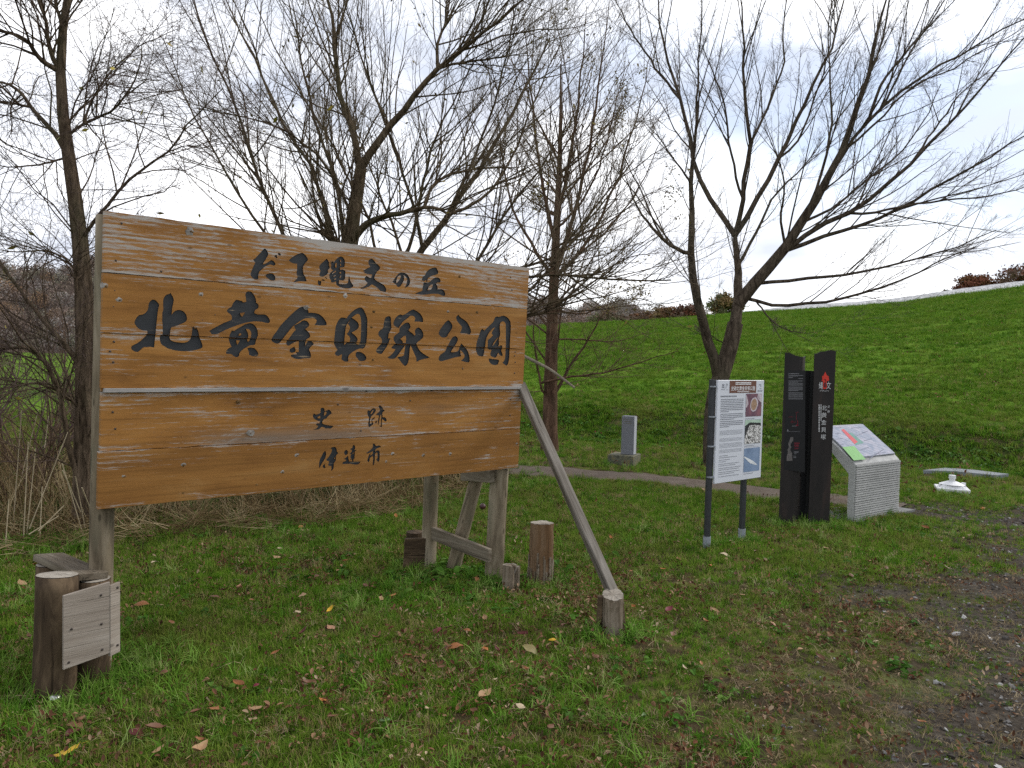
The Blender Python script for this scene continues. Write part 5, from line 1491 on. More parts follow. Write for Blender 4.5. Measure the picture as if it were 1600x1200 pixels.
bare_tree('broadleaf_tree', 'bare two-stemmed tree with wide upswept crown behind the information panel', gr(1113, 728), tr, lm, grow_zelkova, M['bark_dark'], M['twig_grey'])

# --- willow behind the sign
TW = [
 ([(544, 420), (530, 385), (512, 366), (500, 360)], 26, 22, -.2),
 ([(560, 300), (566, 255), (562, 244), (547, 187), (532, 150), (523, 116), (525, 56), (514, 11), (508, -25)], 15, 8, .5),
 ([(564, 258), (570, 244), (600, 206), (637, 169), (656, 131), (686, 105), (731, 71), (784, 26), (825, -8)], 15, 5, -.6),
 ([(684, 106), (712, 99), (769, 92), (825, 82)], 6, 3, .3),
 ([(675, 112), (682, 67), (697, 34), (705, -15)], 8, 4, .4),
 ([(547, 385), (574, 345), (619, 334), (660, 324), (682, 322), (700, 335)], 15, 9, -.9),
 ([(657, 324), (675, 285), (709, 270), (750, 262), (806, 262)], 8, 3, .5),
 ([(560, 600), (600, 470), (640, 420), (656, 392), (694, 349), (724, 300), (750, 259), (790, 200), (830, 130), (860, 60)], 18, 5, .8),
 ([(650, 400), (650, 350), (649, 311), (626, 262), (600, 187), (577, 131), (559, 75), (540, 11), (532, -15)], 8, 4, -.7),
 ([(636, 425), (630, 386), (607, 337), (581, 270), (566, 225), (545, 170)], 7, 3, .8),
 ([(648, 412), (645, 386), (652, 319), (665, 270), (680, 210), (720, 140), (745, 90)], 8, 3, -.5),
 ([(560, 600), (650, 520), (720, 450), (754, 403), (787, 337), (825, 281), (862, 240), (890, 190)], 12, 4, -.9),
 ([(548, 560), (490, 460), (439, 362), (409, 300), (394, 247), (375, 187), (340, 110), (310, 40), (300, -10)], 12, 4, -.8),
 ([(546, 580), (460, 450), (407, 356), (367, 289), (341, 247), (300, 176), (270, 110), (255, 60)], 9, 3, .6),
 ([(547, 450), (520, 400), (506, 285), (450, 214), (424, 150), (394, 86), (356, 15), (348, -15)], 11, 4, .9),
 ([(553, 340), (510, 255), (461, 210), (412, 187), (367, 180), (310, 170)], 7, 3, -.7),
 ([(555, 400), (530, 280), (500, 220), (480, 150), (470, 80), (450, 0)], 9, 4, .5),
 ([(600, 470), (590, 380), (560, 300), (520, 240), (490, 170), (450, 120), (420, 60), (400, 0)], 7, 3, 1.0),
 ([(690, 350), (720, 290), (745, 240), (770, 170), (790, 100), (800, 30), (812, -10)], 7, 3, -.5),
 ([(700, 470), (760, 430), (820, 420), (870, 405), (900, 360), (950, 300), (990, 250)], 8, 3, .4),
 ([(655, 510), (760, 440), (840, 428), (913, 430), (950, 438), (1048, 440)], 9, 4.5, -.6),
 ([(655, 520), (760, 500), (825, 494), (862, 491), (893, 457), (937, 420)], 10, 6, -.4),
 ([(700, 500), (790, 480), (825, 457), (853, 433), (875, 400), (915, 350), (960, 290)], 8, 3, .3),
 ([(700, 340), (730, 330), (770, 300), (800, 250), (822, 190), (850, 120), (880, 60)], 7, 3, .3),
]
tr, lm = px_tree(8.6, [(556, 775), (552, 690), (548, 600), (545, 500), (541, 400), (546, 365), (553, 340), (559, 300), (564, 262)], (44, 18), TW)
def grow_willow(t, P, R):
    a = spawn(P, R, 19, .2, (14, 58), .4, .28, 8, .05, .085, La=1.35)
    a2 = spawn(P, R, 5, .25, (30, 75), .3, .1, 7, .10, .09, La=1.1)
    b_ = spawn(np.concatenate([a[0], np.pad(a2[0], ((0, 0), (0, 1), (0, 0)), 'edge')]), np.concatenate([a[1], np.pad(a2[1], ((0, 0), (0, 1)), 'edge')]), 6, .12, (18, 55), .5, .2, 6, .05, .1)
    c_ = spawn(b_[0], b_[1], 4, .1, (18, 60), .6, .08, 5, .03, .12, rmin=.0017)
    V, F = vf([a, a2], 5); mk('branches', V, F, M['bark_willow'], t, smooth=True)['kind'] = 'stuff'
    V, F = vf([b_, c_], 3); mk('twigs', V, F, M['twig_olive'], t)['kind'] = 'stuff'
    leaf_sprays(c_[0], None, 420, .05, M['leaf_olive'], 'last_leaves', t)
m, N, L, b = new_mat('leaf_olive', .7, .2)
f = noise(N, L, coords(N, L, 'pos', (1, 1, 1)), 7.0, 3); r = ramp(N, [(.3, (.10, .095, .02)), (.5, (.19, .15, .03)), (.7, (.26, .17, .05))]); L.new(f, r.inputs[0]); L.new(r.outputs[0], b.inputs['Base Color']); M['leaf_olive'] = m
bare_tree('willow_tree', 'many-stemmed bare willow with a cut stub rising behind the sign', gr(556, 775), tr, lm, grow_willow, M['bark_willow'], M['twig_olive'])

# --- red-barked straight tree to the right of the sign
TL_ = [
 ([(866, 640), (872, 610), (890, 570), (915, 540), (930, 510), (942, 490)], 9, 3, .4),
 ([(861, 650), (845, 610), (840, 570), (833, 530), (835, 480)], 6, 3, -.4),
 ([(858, 600), (893, 587), (947, 583), (1000, 567), (1060, 547)], 5, 2, -.8),
 ([(864, 470), (900, 440), (940, 425), (985, 400), (1030, 395)], 5, 2, -.6),
 ([(868, 400), (900, 370), (950, 350), (1000, 310), (1040, 290)], 5, 2, -.5),
 ([(870, 350), (840, 320), (810, 300), (780, 270)], 4, 2, .5),
 ([(872, 320), (905, 280), (930, 250), (960, 200), (980, 150)], 5, 2, .5),
 ([(876, 250), (900, 200), (915, 150), (930, 90)], 4, 2, -.5),
 ([(876, 260), (850, 210), (830, 170), (815, 110)], 4, 2, .4),
 ([(862, 540), (900, 530), (960, 535), (1010, 520)], 4, 1.5, .8),
 ([(863, 500), (910, 495), (960, 470), (1000, 465), (1040, 480)], 4, 1.5, -1.0),
 ([(867, 425), (885, 380), (900, 330), (915, 270), (926, 200), (938, 130), (948, 50), (952, 0)], 10, 2, .4),
 ([(869, 385), (858, 340), (848, 290), (838, 220), (830, 150), (822, 70), (818, 10)], 9, 2, -.5),
 ([(872, 330), (884, 280), (897, 220), (904, 150), (912, 80), (918, 10)], 8, 2, -.3),
 ([(865, 450), (890, 420), (915, 385), (945, 330), (970, 270), (990, 200), (1008, 130), (1020, 70)], 8, 2, .7),
 ([(866, 440), (845, 405), (820, 370), (798, 320), (785, 250), (772, 180)], 8, 2, .6),
 ([(866, 430), (900, 400), (940, 370), (985, 320), (1015, 260), (1040, 210)], 6, 2, -.7),
 ([(870, 370), (890, 345), (920, 300), (945, 240), (958, 180), (975, 110)], 6, 2, -.8),
]
tr, lm = px_tree(13.1, [(858, 722), (859, 690), (860, 620), (862, 520), (865, 440), (871, 330), (876, 250), (874, 190), (880, 140), (876, 100)], (26, 2), TL_)
tr[1][0] *= 1.3
def grow_larch(t, P, R):
    tk = (P[-1:], R[-1:])
    w_ = spawn(tk[0], tk[1], 44, .22, (42, 85), .3, .22, 8, .08, .11, La=2.1, rr=.4, tmax=.85)
    sc = 1.1 - .55 * (w_[0][:, 0, 2] - 1.0) / (w_[0][:, 0, 2].max() - 1.0)
    w_ = (w_[0][:, :1] + (w_[0] - w_[0][:, :1]) * sc[:, None, None], w_[1])
    a = spawn(P[:-1], R[:-1], 16, .12, (24, 64), .48, .14, 6, .04, .1)
    b_ = spawn(w_[0], w_[1], 11, .12, (25, 60), .36, .14, 6, .05, .12)
    b2 = spawn(a[0], a[1], 7, .1, (25, 55), .5, .1, 6, .04, .1)
    c_ = spawn(np.concatenate([b_[0], b2[0]]), np.concatenate([b_[1], b2[1]]), 4, .1, (25, 60), .55, .05, 4, .02, .14, rmin=.0014)
    V, F = vf([w_], 5); mk('branches', V, F, M['bark_larch'], t, smooth=True)['kind'] = 'stuff'
    V, F = vf([a, b_, b2, c_], 3); mk('twigs', V, F, M['twig_red'], t)['kind'] = 'stuff'
    hi = c_[0][(c_[0][:, 0, 2] > 2.4) & (c_[0][:, 0, 2] < 6.5)]
    sel = hi[np.sin(hi[:, 0, 0] * 2.3 + 1) * np.sin(hi[:, 0, 2] * 1.7 + hi[:, 0, 1]) > .35]
    leaf_sprays(sel, None, 2600, .05, M['leaf_olive'], 'last_leaves', t)
bare_tree('red_barked_tree', 'red-barked straight-trunked bare tree with a twiggy crown beside the path', gr(860, 705), tr, lm, grow_larch, M['bark_larch'], M['twig_red'])
# its snapped pale dead branch
P, R = limb_px(12.6, -.5, [(810, 552), (830, 562), (860, 577), (893, 602), (898, 606)], 6, 4)
V, F = tubes(P[None], R[None], 6)
dead = mk('dead_branch', V, F, M['deadwood'], [o for o in ORG if o.name.startswith('red_barked_tree')][0])

# --- tree at the left edge
TLf = [
 ([(90, 110), (80, 85), (72, 55), (75, 30), (60, 8), (55, -20)], 11, 6, -.3),
 ([(83, 125), (57, 90), (50, 70), (33, 55), (0, 48), (-30, 40)], 12, 5, -.4),
 ([(104, 240), (92, 215), (70, 192), (45, 166), (38, 148), (20, 132), (-10, 128)], 12, 7, .4),
 ([(44, 166), (20, 161), (-15, 160)], 6, 4, -.3),
 ([(106, 205), (130, 192), (170, 178), (196, 152), (215, 118), (223, 90), (221, 72)], 7, 3, -.4),
 ([(128, 196), (140, 160), (165, 120), (200, 85), (230, 65), (277, 45)], 5, 2, .3),
 ([(107, 215), (118, 150), (150, 110), (165, 60), (180, 10)], 4, 2, -.5),
 ([(135, 378), (160, 327), (187, 293), (207, 273), (247, 253), (267, 237), (277, 217), (310, 177), (350, 138)], 8, 3, -.5),
 ([(268, 237), (290, 227), (330, 232)], 3, 1.5, -.1),
 ([(106, 275), (60, 258), (10, 263), (-20, 250)], 5, 3, -.4),
 ([(135, 800), (120, 758), (108, 700), (98, 640), (88, 585), (70, 555), (48, 534), (20, 540), (-20, 552)], 14, 9, -.5),
 ([(132, 610), (118, 565), (95, 530), (62, 496), (40, 465), (20, 440), (2, 415), (-15, 390)], 13, 8, -.4),
 ([(140, 800), (124, 740), (118, 660), (116, 610), (90, 600), (60, 595), (0, 608)], 9, 5, .4),
 ([(135, 640), (110, 622), (80, 605), (55, 596), (0, 610)], 6, 4, -.6),
 ([(133, 480), (120, 455), (117, 440), (124, 395), (125, 350)], 6, 4, -.3),
 ([(134, 520), (150, 490), (170, 460), (178, 420)], 5, 2, .5),
 ([(131, 420), (100, 400), (70, 390), (30, 395), (-10, 390)], 5, 3, -.5),
 ([(118, 320), (140, 280), (150, 240), (165, 215)], 4, 2, .4),
 ([(100, 15), (80, -20)], 9, 7, 0),
]
tr, lm = px_tree(6.55, [(132, 850), (134, 790), (134, 720), (135, 600), (133, 480), (130, 400), (118, 310), (113, 270), (105, 230), (94, 170), (88, 100), (92, 55), (102, 20), (108, -20)], (39, 10), TLf)
def grow_left(t, P, R):
    a = spawn(P, R, 16, .15, (25, 65), .4, .1, 7, .02, .16, La=1.0)
    b_ = spawn(a[0], a[1], 6, .15, (25, 60), .55, .06, 6, .0, .16)
    c_ = spawn(b_[0], b_[1], 6, .15, (25, 60), .6, .0, 5, .0, .18, rmin=.0015)
    V, F = vf([a], 5); mk('branches', V, F, M['bark_left'], t, smooth=True)['kind'] = 'stuff'
    V, F = vf([b_, c_], 3); mk('twigs', V, F, M['twig_purple'], t)['kind'] = 'stuff'
    leaf_sprays(b_[0], None, 60, .075, M['leaf_yellow'], 'last_leaves', t)
m, N, L, b = new_mat('leaf_yellow', .6, .25)
f = noise(N, L, coords(N, L, 'pos', (1, 1, 1)), 5.0, 3); r = ramp(N, [(.3, (.16, .17, .03)), (.5, (.30, .25, .04)), (.7, (.36, .25, .05))]); L.new(f, r.inputs[0]); L.new(r.outputs[0], b.inputs['Base Color']); M['leaf_yellow'] = m
bare_tree('rough_tree', 'rough-barked bare tree with side stems at the left end of the sign', gr(132, 845), tr, lm, grow_left, M['bark_left'], M['twig_purple'])

# --- bare shrubs in the hollow beyond the reeds
def shrub(label, x_, y_, h_, n, mat, spread=.5):
    base = np.array([x_, y_, float(H(x_, y_))])
    t = thing('bare_shrub', label, 'shrub', base, 'bare shrubs beyond the reeds')
    k = 7
    P = np.empty((n, k, 3)); d = norm(np.c_[rng.normal(size=(n, 2)) * spread, np.ones(n)])
    P[:, 0] = base + np.c_[rng.normal(size=(n, 2)) * .15, np.full(n, -.05)]
    L_ = h_ * rng.uniform(.6, 1.1, n)[:, None] / (k - 1)
    for j in range(1, k):
        P[:, j] = P[:, j - 1] + d * L_; d = norm(d + rng.normal(size=(n, 3)) * .14)
    R = np.linspace(.014, .005, k)[None] * rng.uniform(.6, 1.2, (n, 1))
    V, F = tubes(P, R, 5); mk('stems', V, F, mat, t)['kind'] = 'stuff'
    a = spawn(P, R, 8, .2, (20, 55), .45, .1, 6, .02, .14); b_ = spawn(a[0], a[1], 4, .1, (25, 55), .55, .05, 4, .0, .16, rmin=.0018)
    V, F = vf([a, b_], 3); mk('twigs', V, F, mat, t)['kind'] = 'stuff'
for lab, x_, y_, h_, n in (('bare twiggy shrub farthest left, in front of the green field', -7.6, 10.6, 2.9, 16), ('bare twiggy shrub just left of the rough-barked tree', -6.0, 9.6, 2.5, 14), ('tall bare shrub rising between the left tree and the sign', -5.2, 12.2, 3.6, 18), ('brown bare shrub hidden behind the left half of the sign', -3.4, 11.8, 2.6, 14), ('low bare shrub seen under the middle of the sign', -2.0, 9.4, 1.1, 12), ('wide bare shrub at the far edge of the reeds on the left', -9.4, 13.4, 3.2, 18), ('low brown shrub in front of the left tree, among pale stalks', -4.9, 8.0, 1.35, 16), ('reddish low shrub left of the side stems of the left tree', -6.2, 8.6, 1.6, 16), ('dense low shrub between the left tree and the green field', -7.2, 12.4, 2.0, 20)):
    shrub(lab, x_, y_, h_, n, M['twig_purple'] if h_ > 2 else M['twig_red'])

# --- autumn trees beyond the crest
def crown_tree(name, label, px, ybase, ytop, wpx, D, cols, dens=900, open_=.35, group='autumn trees beyond the crest', squash=1.0):
    top = at(px, ytop, D); bs = at(px, ybase, D)
    h_ = top[2] - bs[2]; w = wpx / FPX * D
    g = np.array([bs[0], bs[1], float(H(bs[0], bs[1]))]); 
    t = thing(name, label, 'tree', g, group)
    tot = max(top[2] - g[2], h_ * 1.3)
    P = np.array([[g[0], g[1], g[2] - .2], [g[0] + .1, g[1], g[2] + tot * .3], [g[0], g[1], g[2] + tot * .75]])
    Q_, r_ = resample(P, np.array([tot * .03, tot * .022, tot * .008]), 6)
    V, F = tubes(Q_[None], r_[None], 8); mk('trunk', V, F, M['bark_dark'], t, smooth=True)
    a = spawn(Q_[None], r_[None], 26, .25, (30, 70), .55, .25, 6, .05, .12, La=w * .45); b_ = spawn(a[0], a[1], 6, .2, (25, 55), .5, .1, 5, .02, .14)
    V, F = vf([a, b_], 4); mk('branches', V, F, M['bark_dark'], t)['kind'] = 'stuff'
    c_ = np.array([g[0], g[1], top[2] - h_ * .52])
    nc_ = 46
    u = norm(rng.normal(size=(nc_, 3))) * (rng.random((nc_, 1)) ** .4)
    cc = c_ + u * [w * .46, w * .42, h_ * .46 * squash]
    cc[:, 2] -= .1 * h_ * (np.abs(u[:, 0]) ** 2)
    keep = rng.random(nc_) > open_ * .4
    cc = cc[keep]
    n = dens * 4
    i = rng.integers(0, len(cc), n)
    o = cc[i] + rng.normal(size=(n, 3)) * [w * .072, w * .072, h_ * .075]
    s = rng.uniform(.10, .26, (n, 1)) * D / 60
    uu = norm(rng.normal(size=(n, 3))); vv = norm(np.cross(uu, rng.normal(size=(n, 3))))
    V = np.stack([o - uu * s * .5, o + vv * s * .35, o + uu * s * .5, o - vv * s * .35], 1).reshape(-1, 3)
    mi = (np.sin(cc[i, 0] * 9 + cc[i, 2] * 7) > .1).astype(int)
    mk('crown', V, np.arange(n * 4).reshape(-1, 4), [M[c] for c in cols], t, matidx=mi)
def leafmat(nm, c): M[nm] = mat_plain(nm, c, .9, .02, .3, .9)
leafmat('leaf_russet', (.15, .06, .038)); leafmat('leaf_rust', (.17, .088, .046)); leafmat('leaf_brown', (.165, .11, .085)); leafmat('leaf_ochre', (.19, .13, .06)); leafmat('leaf_drab', (.14, .14, .075))
leafmat('wood_a', (.23, .175, .145)); leafmat('wood_b', (.19, .18, .13)); leafmat('wood_c', (.27, .175, .105)); leafmat('wood_d', (.26, .23, .215))
crown_tree('autumn_tree', 'round russet tree on the skyline above the shell band', 1524, 462, 429, 66, 58, ('leaf_russet', 'leaf_rust'), 1100, .3)
crown_tree('autumn_tree', 'open purplish tree at the right end of the skyline', 1592, 457, 411, 72, 56, ('leaf_brown', 'leaf_russet'), 800, .6)
crown_tree('autumn_tree', 'large ochre tree on the skyline between the two stems of the bare tree', 1135, 500, 458, 62, 76, ('leaf_ochre', 'leaf_drab'), 1200, .2)
crown_tree('autumn_tree', 'purple-brown tree on the skyline left of the ochre one', 1078, 505, 473, 52, 80, ('leaf_brown', 'leaf_russet'), 900, .5)
crown_tree('autumn_tree', 'rust-coloured tree on the skyline in line with the pale pillar', 1044, 507, 478, 50, 82, ('leaf_rust', 'leaf_ochre'), 900, .3)
crown_tree('autumn_tree', 'low dark brown tree at the foot of the skyline row', 1008, 512, 487, 54, 86, ('leaf_brown', 'leaf_rust'), 800, .3)
crown_tree('autumn_tree', 'greyish brown tree just right of the straight red-barked trunk', 950, 515, 487, 70, 95, ('leaf_brown', 'leaf_drab'), 800, .4)
crown_tree('autumn_tree', 'drab small bush on the shell band left of the russet tree', 1487, 462, 451, 22, 56, ('leaf_drab', 'leaf_brown'), 260, .3)

# ------------------------------------------------------------------ scattered ground cover (one object each)
def blade_mesh(name, n, length, width, spread, lean, mats, seg=3, flat=0.0, seed=0, droop=.5):
    r_ = np.random.default_rng(seed)
    V, F = [], []
    for i in range(n):
        a = r_.uniform(0, 6.283); rr = spread * math.sqrt(r_.random())
        b0 = np.array([rr * math.cos(a), rr * math.sin(a), -.004])
        da = r_.uniform(0, 6.283); d = np.array([math.cos(da), math.sin(da), 0])
        L_ = length * r_.uniform(.45, 1.15); w = width * r_.uniform(.7, 1.3)
        le = lean * r_.uniform(.2, 1.3)
        side = np.array([-d[1], d[0], 0])
        k0 = len(V)
        for j in range(seg + 1):
            t = j / seg
            ang = le * (.3 + droop * 1.4 * t)
            hx = L_ * t * math.sin(min(ang, 1.9) * .8); hz = L_ * t * math.cos(min(ang, 1.9))
            p = b0 + d * hx + np.array([0, 0, max(hz, -.0) + flat * t])
            ww = w * (1 - t ** 1.6) * .5
            if j < seg: V += [p - side * ww, p + side * ww]
            else: V += [p]
        for j in range(seg - 1): F.append((k0 + 2 * j, k0 + 2 * j + 1, k0 + 2 * j + 3, k0 + 2 * j + 2))
        F.append((k0 + 2 * seg - 2, k0 + 2 * seg - 1, k0 + 2 * seg))
    me = build_mesh(name, np.array(V), F)
    me.materials.append(mats)
    return me

def leafy_mesh(name, n, size, spread, height, mat, seed=0, aspect=.45, cup=.3):
    r_ = np.random.default_rng(seed)
    V, F = [], []
    for i in range(n):
        a = r_.uniform(0, 6.283); rr = spread * math.sqrt(r_.random())
        o = np.array([rr * math.cos(a), rr * math.sin(a), height * r_.random()])
        da = a + r_.normal() * .9; s = size * r_.uniform(.6, 1.25)
        d = np.array([math.cos(da), math.sin(da), r_.uniform(-.2, .6)]); d /= np.linalg.norm(d)
        side = np.array([-math.sin(da), math.cos(da), r_.normal() * .3]); upv = np.cross(d, side)
        k0 = len(V)
        for t, w in ((0, .08), (.3, .85), (.62, 1.0), (.88, .55), (1.0, .05)):
            c = o + d * s * t + np.array([0, 0, -cup * s * t * t])
            V += [c - side * s * aspect * .5 * w + upv * .12 * s * w, c, c + side * s * aspect * .5 * w + upv * .12 * s * w]
        for j in range(4):
            for q in range(2): F.append((k0 + 3 * j + q, k0 + 3 * j + q + 1, k0 + 3 * j + q + 4, k0 + 3 * j + q + 3))
    me = build_mesh(name, np.array(V), F); me.materials.append(mat)
    return me

def stone_mesh(name, mat, seed):
    r_ = np.random.default_rng(seed)
    V, F = dome(np.zeros(3), 1.0, 7, 4, True, .6)
    V = V * (1 + .25 * r_.normal(size=(len(V), 1))) 
    me = build_mesh(name, V, F); me.materials.append(mat)
    return me

def scatter(name, label, pts, rot, scl, idx, protos):
    """instances of the prototype meshes on given points"""
    n = len(pts)
    me = bpy.data.meshes.new(name)
    me.vertices.add(n); me.vertices.foreach_set('co', np.asarray(pts, np.float32).ravel())
    for nm, ty, key, arr in (('rot', 'FLOAT_VECTOR', 'vector', rot), ('scl', 'FLOAT_VECTOR', 'vector', scl)):
        a = me.attributes.new(nm, ty, 'POINT'); a.data.foreach_set(key, np.asarray(arr, np.float32).ravel())
    a = me.attributes.new('idx', 'INT', 'POINT'); a.data.foreach_set('value', np.asarray(idx, np.int32))
    me.update()
    o = bpy.data.objects.new(name, me); COL.objects.link(o)
    pc = bpy.data.collections.new(name + '_kinds')
    for i, pm in enumerate(protos):
        po = bpy.data.objects.new('%s_kind_%02d' % (name, i), pm); pc.objects.link(po)
    g = bpy.data.node_groups.new(name + '_scatter', 'GeometryNodeTree')
    g.interface.new_socket('Geometry', in_out='INPUT', socket_type='NodeSocketGeometry')
    g.interface.new_socket('Geometry', in_out='OUTPUT', socket_type='NodeSocketGeometry')
    N, L = g.nodes, g.links
    gi, go = N.new('NodeGroupInput'), N.new('NodeGroupOutput')
    ci = N.new('GeometryNodeCollectionInfo'); ci.inputs['Collection'].default_value = pc
    ci.inputs['Separate Children'].default_value = True; ci.inputs['Reset Children'].default_value = True
    iop = N.new('GeometryNodeInstanceOnPoints'); iop.inputs['Pick Instance'].default_value = True
    def na(nm, ty):
        q = N.new('GeometryNodeInputNamedAttribute'); q.data_type = ty; q.inputs['Name'].default_value = nm
        return q.outputs[0]
    e2r = N.new('FunctionNodeEulerToRotation')
    L.new(na('rot', 'FLOAT_VECTOR'), e2r.inputs[0])
    L.new(gi.outputs[0], iop.inputs['Points']); L.new(ci.outputs[0], iop.inputs['Instance'])
    L.new(na('idx', 'INT'), iop.inputs['Instance Index']); L.new(e2r.outputs[0], iop.inputs['Rotation'])
    L.new(na('scl', 'FLOAT_VECTOR'), iop.inputs['Scale'])
    L.new(iop.outputs[0], go.inputs[0])
    md = o.modifiers.new('scatter', 'NODES'); md.node_group = g
    return tag(o, label, kind='stuff')

def wedge(n, y0, y1, margin=1.2, slope=.72, power=1.0):
    """random ground points in the view wedge between two distances"""
    u = rng.random(n)
    a0, a1 = margin * y0 + .5 * slope * y0 ** 2, margin * y1 + .5 * slope * y1 ** 2
    A = a0 + u * (a1 - a0)
    y = (-margin + np.sqrt(margin ** 2 + 2 * slope * A)) / slope
    x = (rng.random(n) * 2 - 1) * (margin + slope * y)
    return x, y

def eul(n, tilt=.15):
    return np.c_[rng.normal(0, tilt, n), rng.normal(0, tilt, n), rng.uniform(0, 6.283, n)]

GA = [(0.0, (.038, .100, .007)), (.30, (.082, .190, .011)), (.60, (.135, .245, .020)), (.80, (.20, .26, .045)), (.92, (.28, .24, .09)), (1.0, (.36, .27, .15))]
M['grass'] = mat_grass('grass_blades', GA, (.150, .150, .034))
M['grass_long'] = mat_grass('grass_long', [(0, (.045, .125, .010)), (.45, (.10, .23, .020)), (.8, (.19, .31, .06)), (1, (.30, .36, .13))], (.10, .18, .022))
M['dry_blade'] = mat_grass('dry_blade', [(0, (.14, .10, .055)), (.5, (.24, .18, .10)), (1, (.36, .29, .18))], (.16, .11, .06), trans=.15)
M['weed'] = mat_grass('weed_leaf', [(0, (.03, .085, .010)), (.6, (.062, .15, .018)), (1, (.11, .19, .035))], (.075, .135, .02), .55)
M['litter'] = mat_grass('dead_leaf_bits', [(0, (.045, .020, .012)), (.4, (.105, .042, .022)), (.7, (.17, .085, .045)), (.9, (.29, .17, .10)), (1, (.40, .30, .20))], (.09, .05, .03), .8, .1)
M['pebble'] = mat_grass('pebbles', [(0, (.03, .026, .022)), (.5, (.078, .068, .058)), (.85, (.20, .19, .18)), (1, (.45, .44, .42))], (.06, .055, .05), .8, 0)
M['reed'] = mat_grass('dry_reed', [(0, (.075, .046, .02)), (.4, (.17, .115, .053)), (.8, (.31, .23, .12)), (1, (.46, .37, .22))], (.13, .09, .045), .8, .15)
M['reed_green'] = mat_grass('reed_green', [(0, (.035, .065, .018)), (1, (.09, .125, .035))], (.08, .085, .03), .8, .15)

PR_short = [blade_mesh('tuft', 22, .066, .0048, .040, .8, M['grass'], 3, seed=i) for i in range(5)] + [blade_mesh('tuft', 16, .048, .0055, .040, 1.0, M['grass'], 3, seed=30 + i) for i in range(3)]
M['grass_hill'] = mat_grass('grass_hill', [(0, (.046, .116, .008)), (.5, (.090, .195, .013)), (.9, (.142, .232, .024)), (1, (.20, .22, .05))], (.145, .195, .028))
PR_hill = [blade_mesh('tuft', 22, .066, .0055, .045, .9, M['grass_hill'], 2, seed=500 + i) for i in range(5)]
PR_long = [blade_mesh('tuft', 20, .15, .0058, .035, 1.0, M['grass_long'], 4, seed=60 + i, droop=.75) for i in range(5)]
PR_weed = [leafy_mesh('weed', 9, .035, .035, .03, M['weed'], 80 + i, .75) for i in range(3)] + [leafy_mesh('weed', 8, .060, .03, .03, M['weed'], 90 + i, .42, .45) for i in range(3)]
PR_lit = [leafy_mesh('bit', 3, sz_, .03, .012, M['litter'], 100 + i, asp_, cup_) for i, (sz_, asp_, cup_) in enumerate(((.028, .5, .15), (.034, .35, .7), (.022, .7, -.6), (.026, .3, .3), (.018, .8, .9)))] + [blade_mesh('bit', 5, .07, .003, .03, 1.7, M['dry_blade'], 2, seed=110 + i) for i in range(3)]
PR_peb = [stone_mesh('pebble', M['pebble'], 120 + i) for i in range(5)]

def lawn_keep(x, y, soft=1.0):
    gw = gravel_w(x, y); pw = path_w(x, y)
    rd = sst(poly_sd(REED, x, y), .1, .7)
    pn = .5 + .5 * lownoise(x * 1.6 + 3, y * 1.6)
    k = (1 - gw) * (1 - pw) * (1 - .85 * rd)
    return k, gw, pn

BARE = [(gr(90, 1078), .17), (gr(175, 1058), .15), (gr(669, 884), .13), (gr(772, 914), .12), (gr(703, 888), .11), (gr(798, 925), .11), (gr(845, 910), .14), (gr(962, 996), .15), (gr(990, 1010), .12), (gr(1113, 857), .07), (gr(1169, 849), .08), (gr(968, 727), .3), (gr(860, 704), .3), (gr(1113, 727), .35), (gr(1040, 1015), .13)]  # turf thinned round these feet; dark bare soil stands in for contact shade
# short turf
def turf():
    X, Y, S = [], [], []
    for n, y0, y1, sc in ((60000, .9, 5.2, .82), (52000, 5.2, 10, .95), (34000, 10, 18.5, 1.3)):
        x, y = wedge(n, y0, y1)
        k, gw, pn = lawn_keep(x, y)
        s_, t_ = hill_s(x, y)
        # thinner, worn turf towards the lower right
        worn = sst(x + .35 * lownoise(x * 2.2, y * 2.2), -.6, 1.6) * (1 - sst(y, 4.2, 6.2))
        midw = np.exp(-((x - .5) / 1.6) ** 2) * (1 - sst(y, 3.9, 5.4)) * sst(lownoise(x * 1.9 + 1, y * 2.3), -.6, .5)
        p = k * (1 - .5 * worn) * (1 - .5 * midw) * (.55 + .45 * sst(pn, .15, .6)) + .46 * gw * sst(.5 + .5 * lownoise(x * 2.1 + 7, y * 2.6 + 1), .36, .7) * (1 - .9 * sst(poly_sd(GRAVEL, x, y), .25, 1.1))
        for c_, r_ in BARE:
            p = p * (1 - .92 * (1 - sst(np.hypot(x - c_[0], y - c_[1]), r_ * .75, r_ * 1.25)))
        keep = rng.random(n) < p
        x, y, w_ = x[keep], y[keep], worn[keep]
        X.append(x); Y.append(y); S.append(sc * (1 - .35 * w_) * rng.uniform(.7, 1.3, len(x)) * (1 - .4 * gw[keep]))
    x, y, s = map(np.concatenate, (X, Y, S))
    z = H(x, y)
    scatter('grass', 'short green turf with worn patches', np.c_[x, y, z - .002], eul(len(x)), np.c_[s, s, s * rng.uniform(.75, 1.2, len(x))], rng.integers(0, len(PR_short), len(x)), PR_short)
turf()

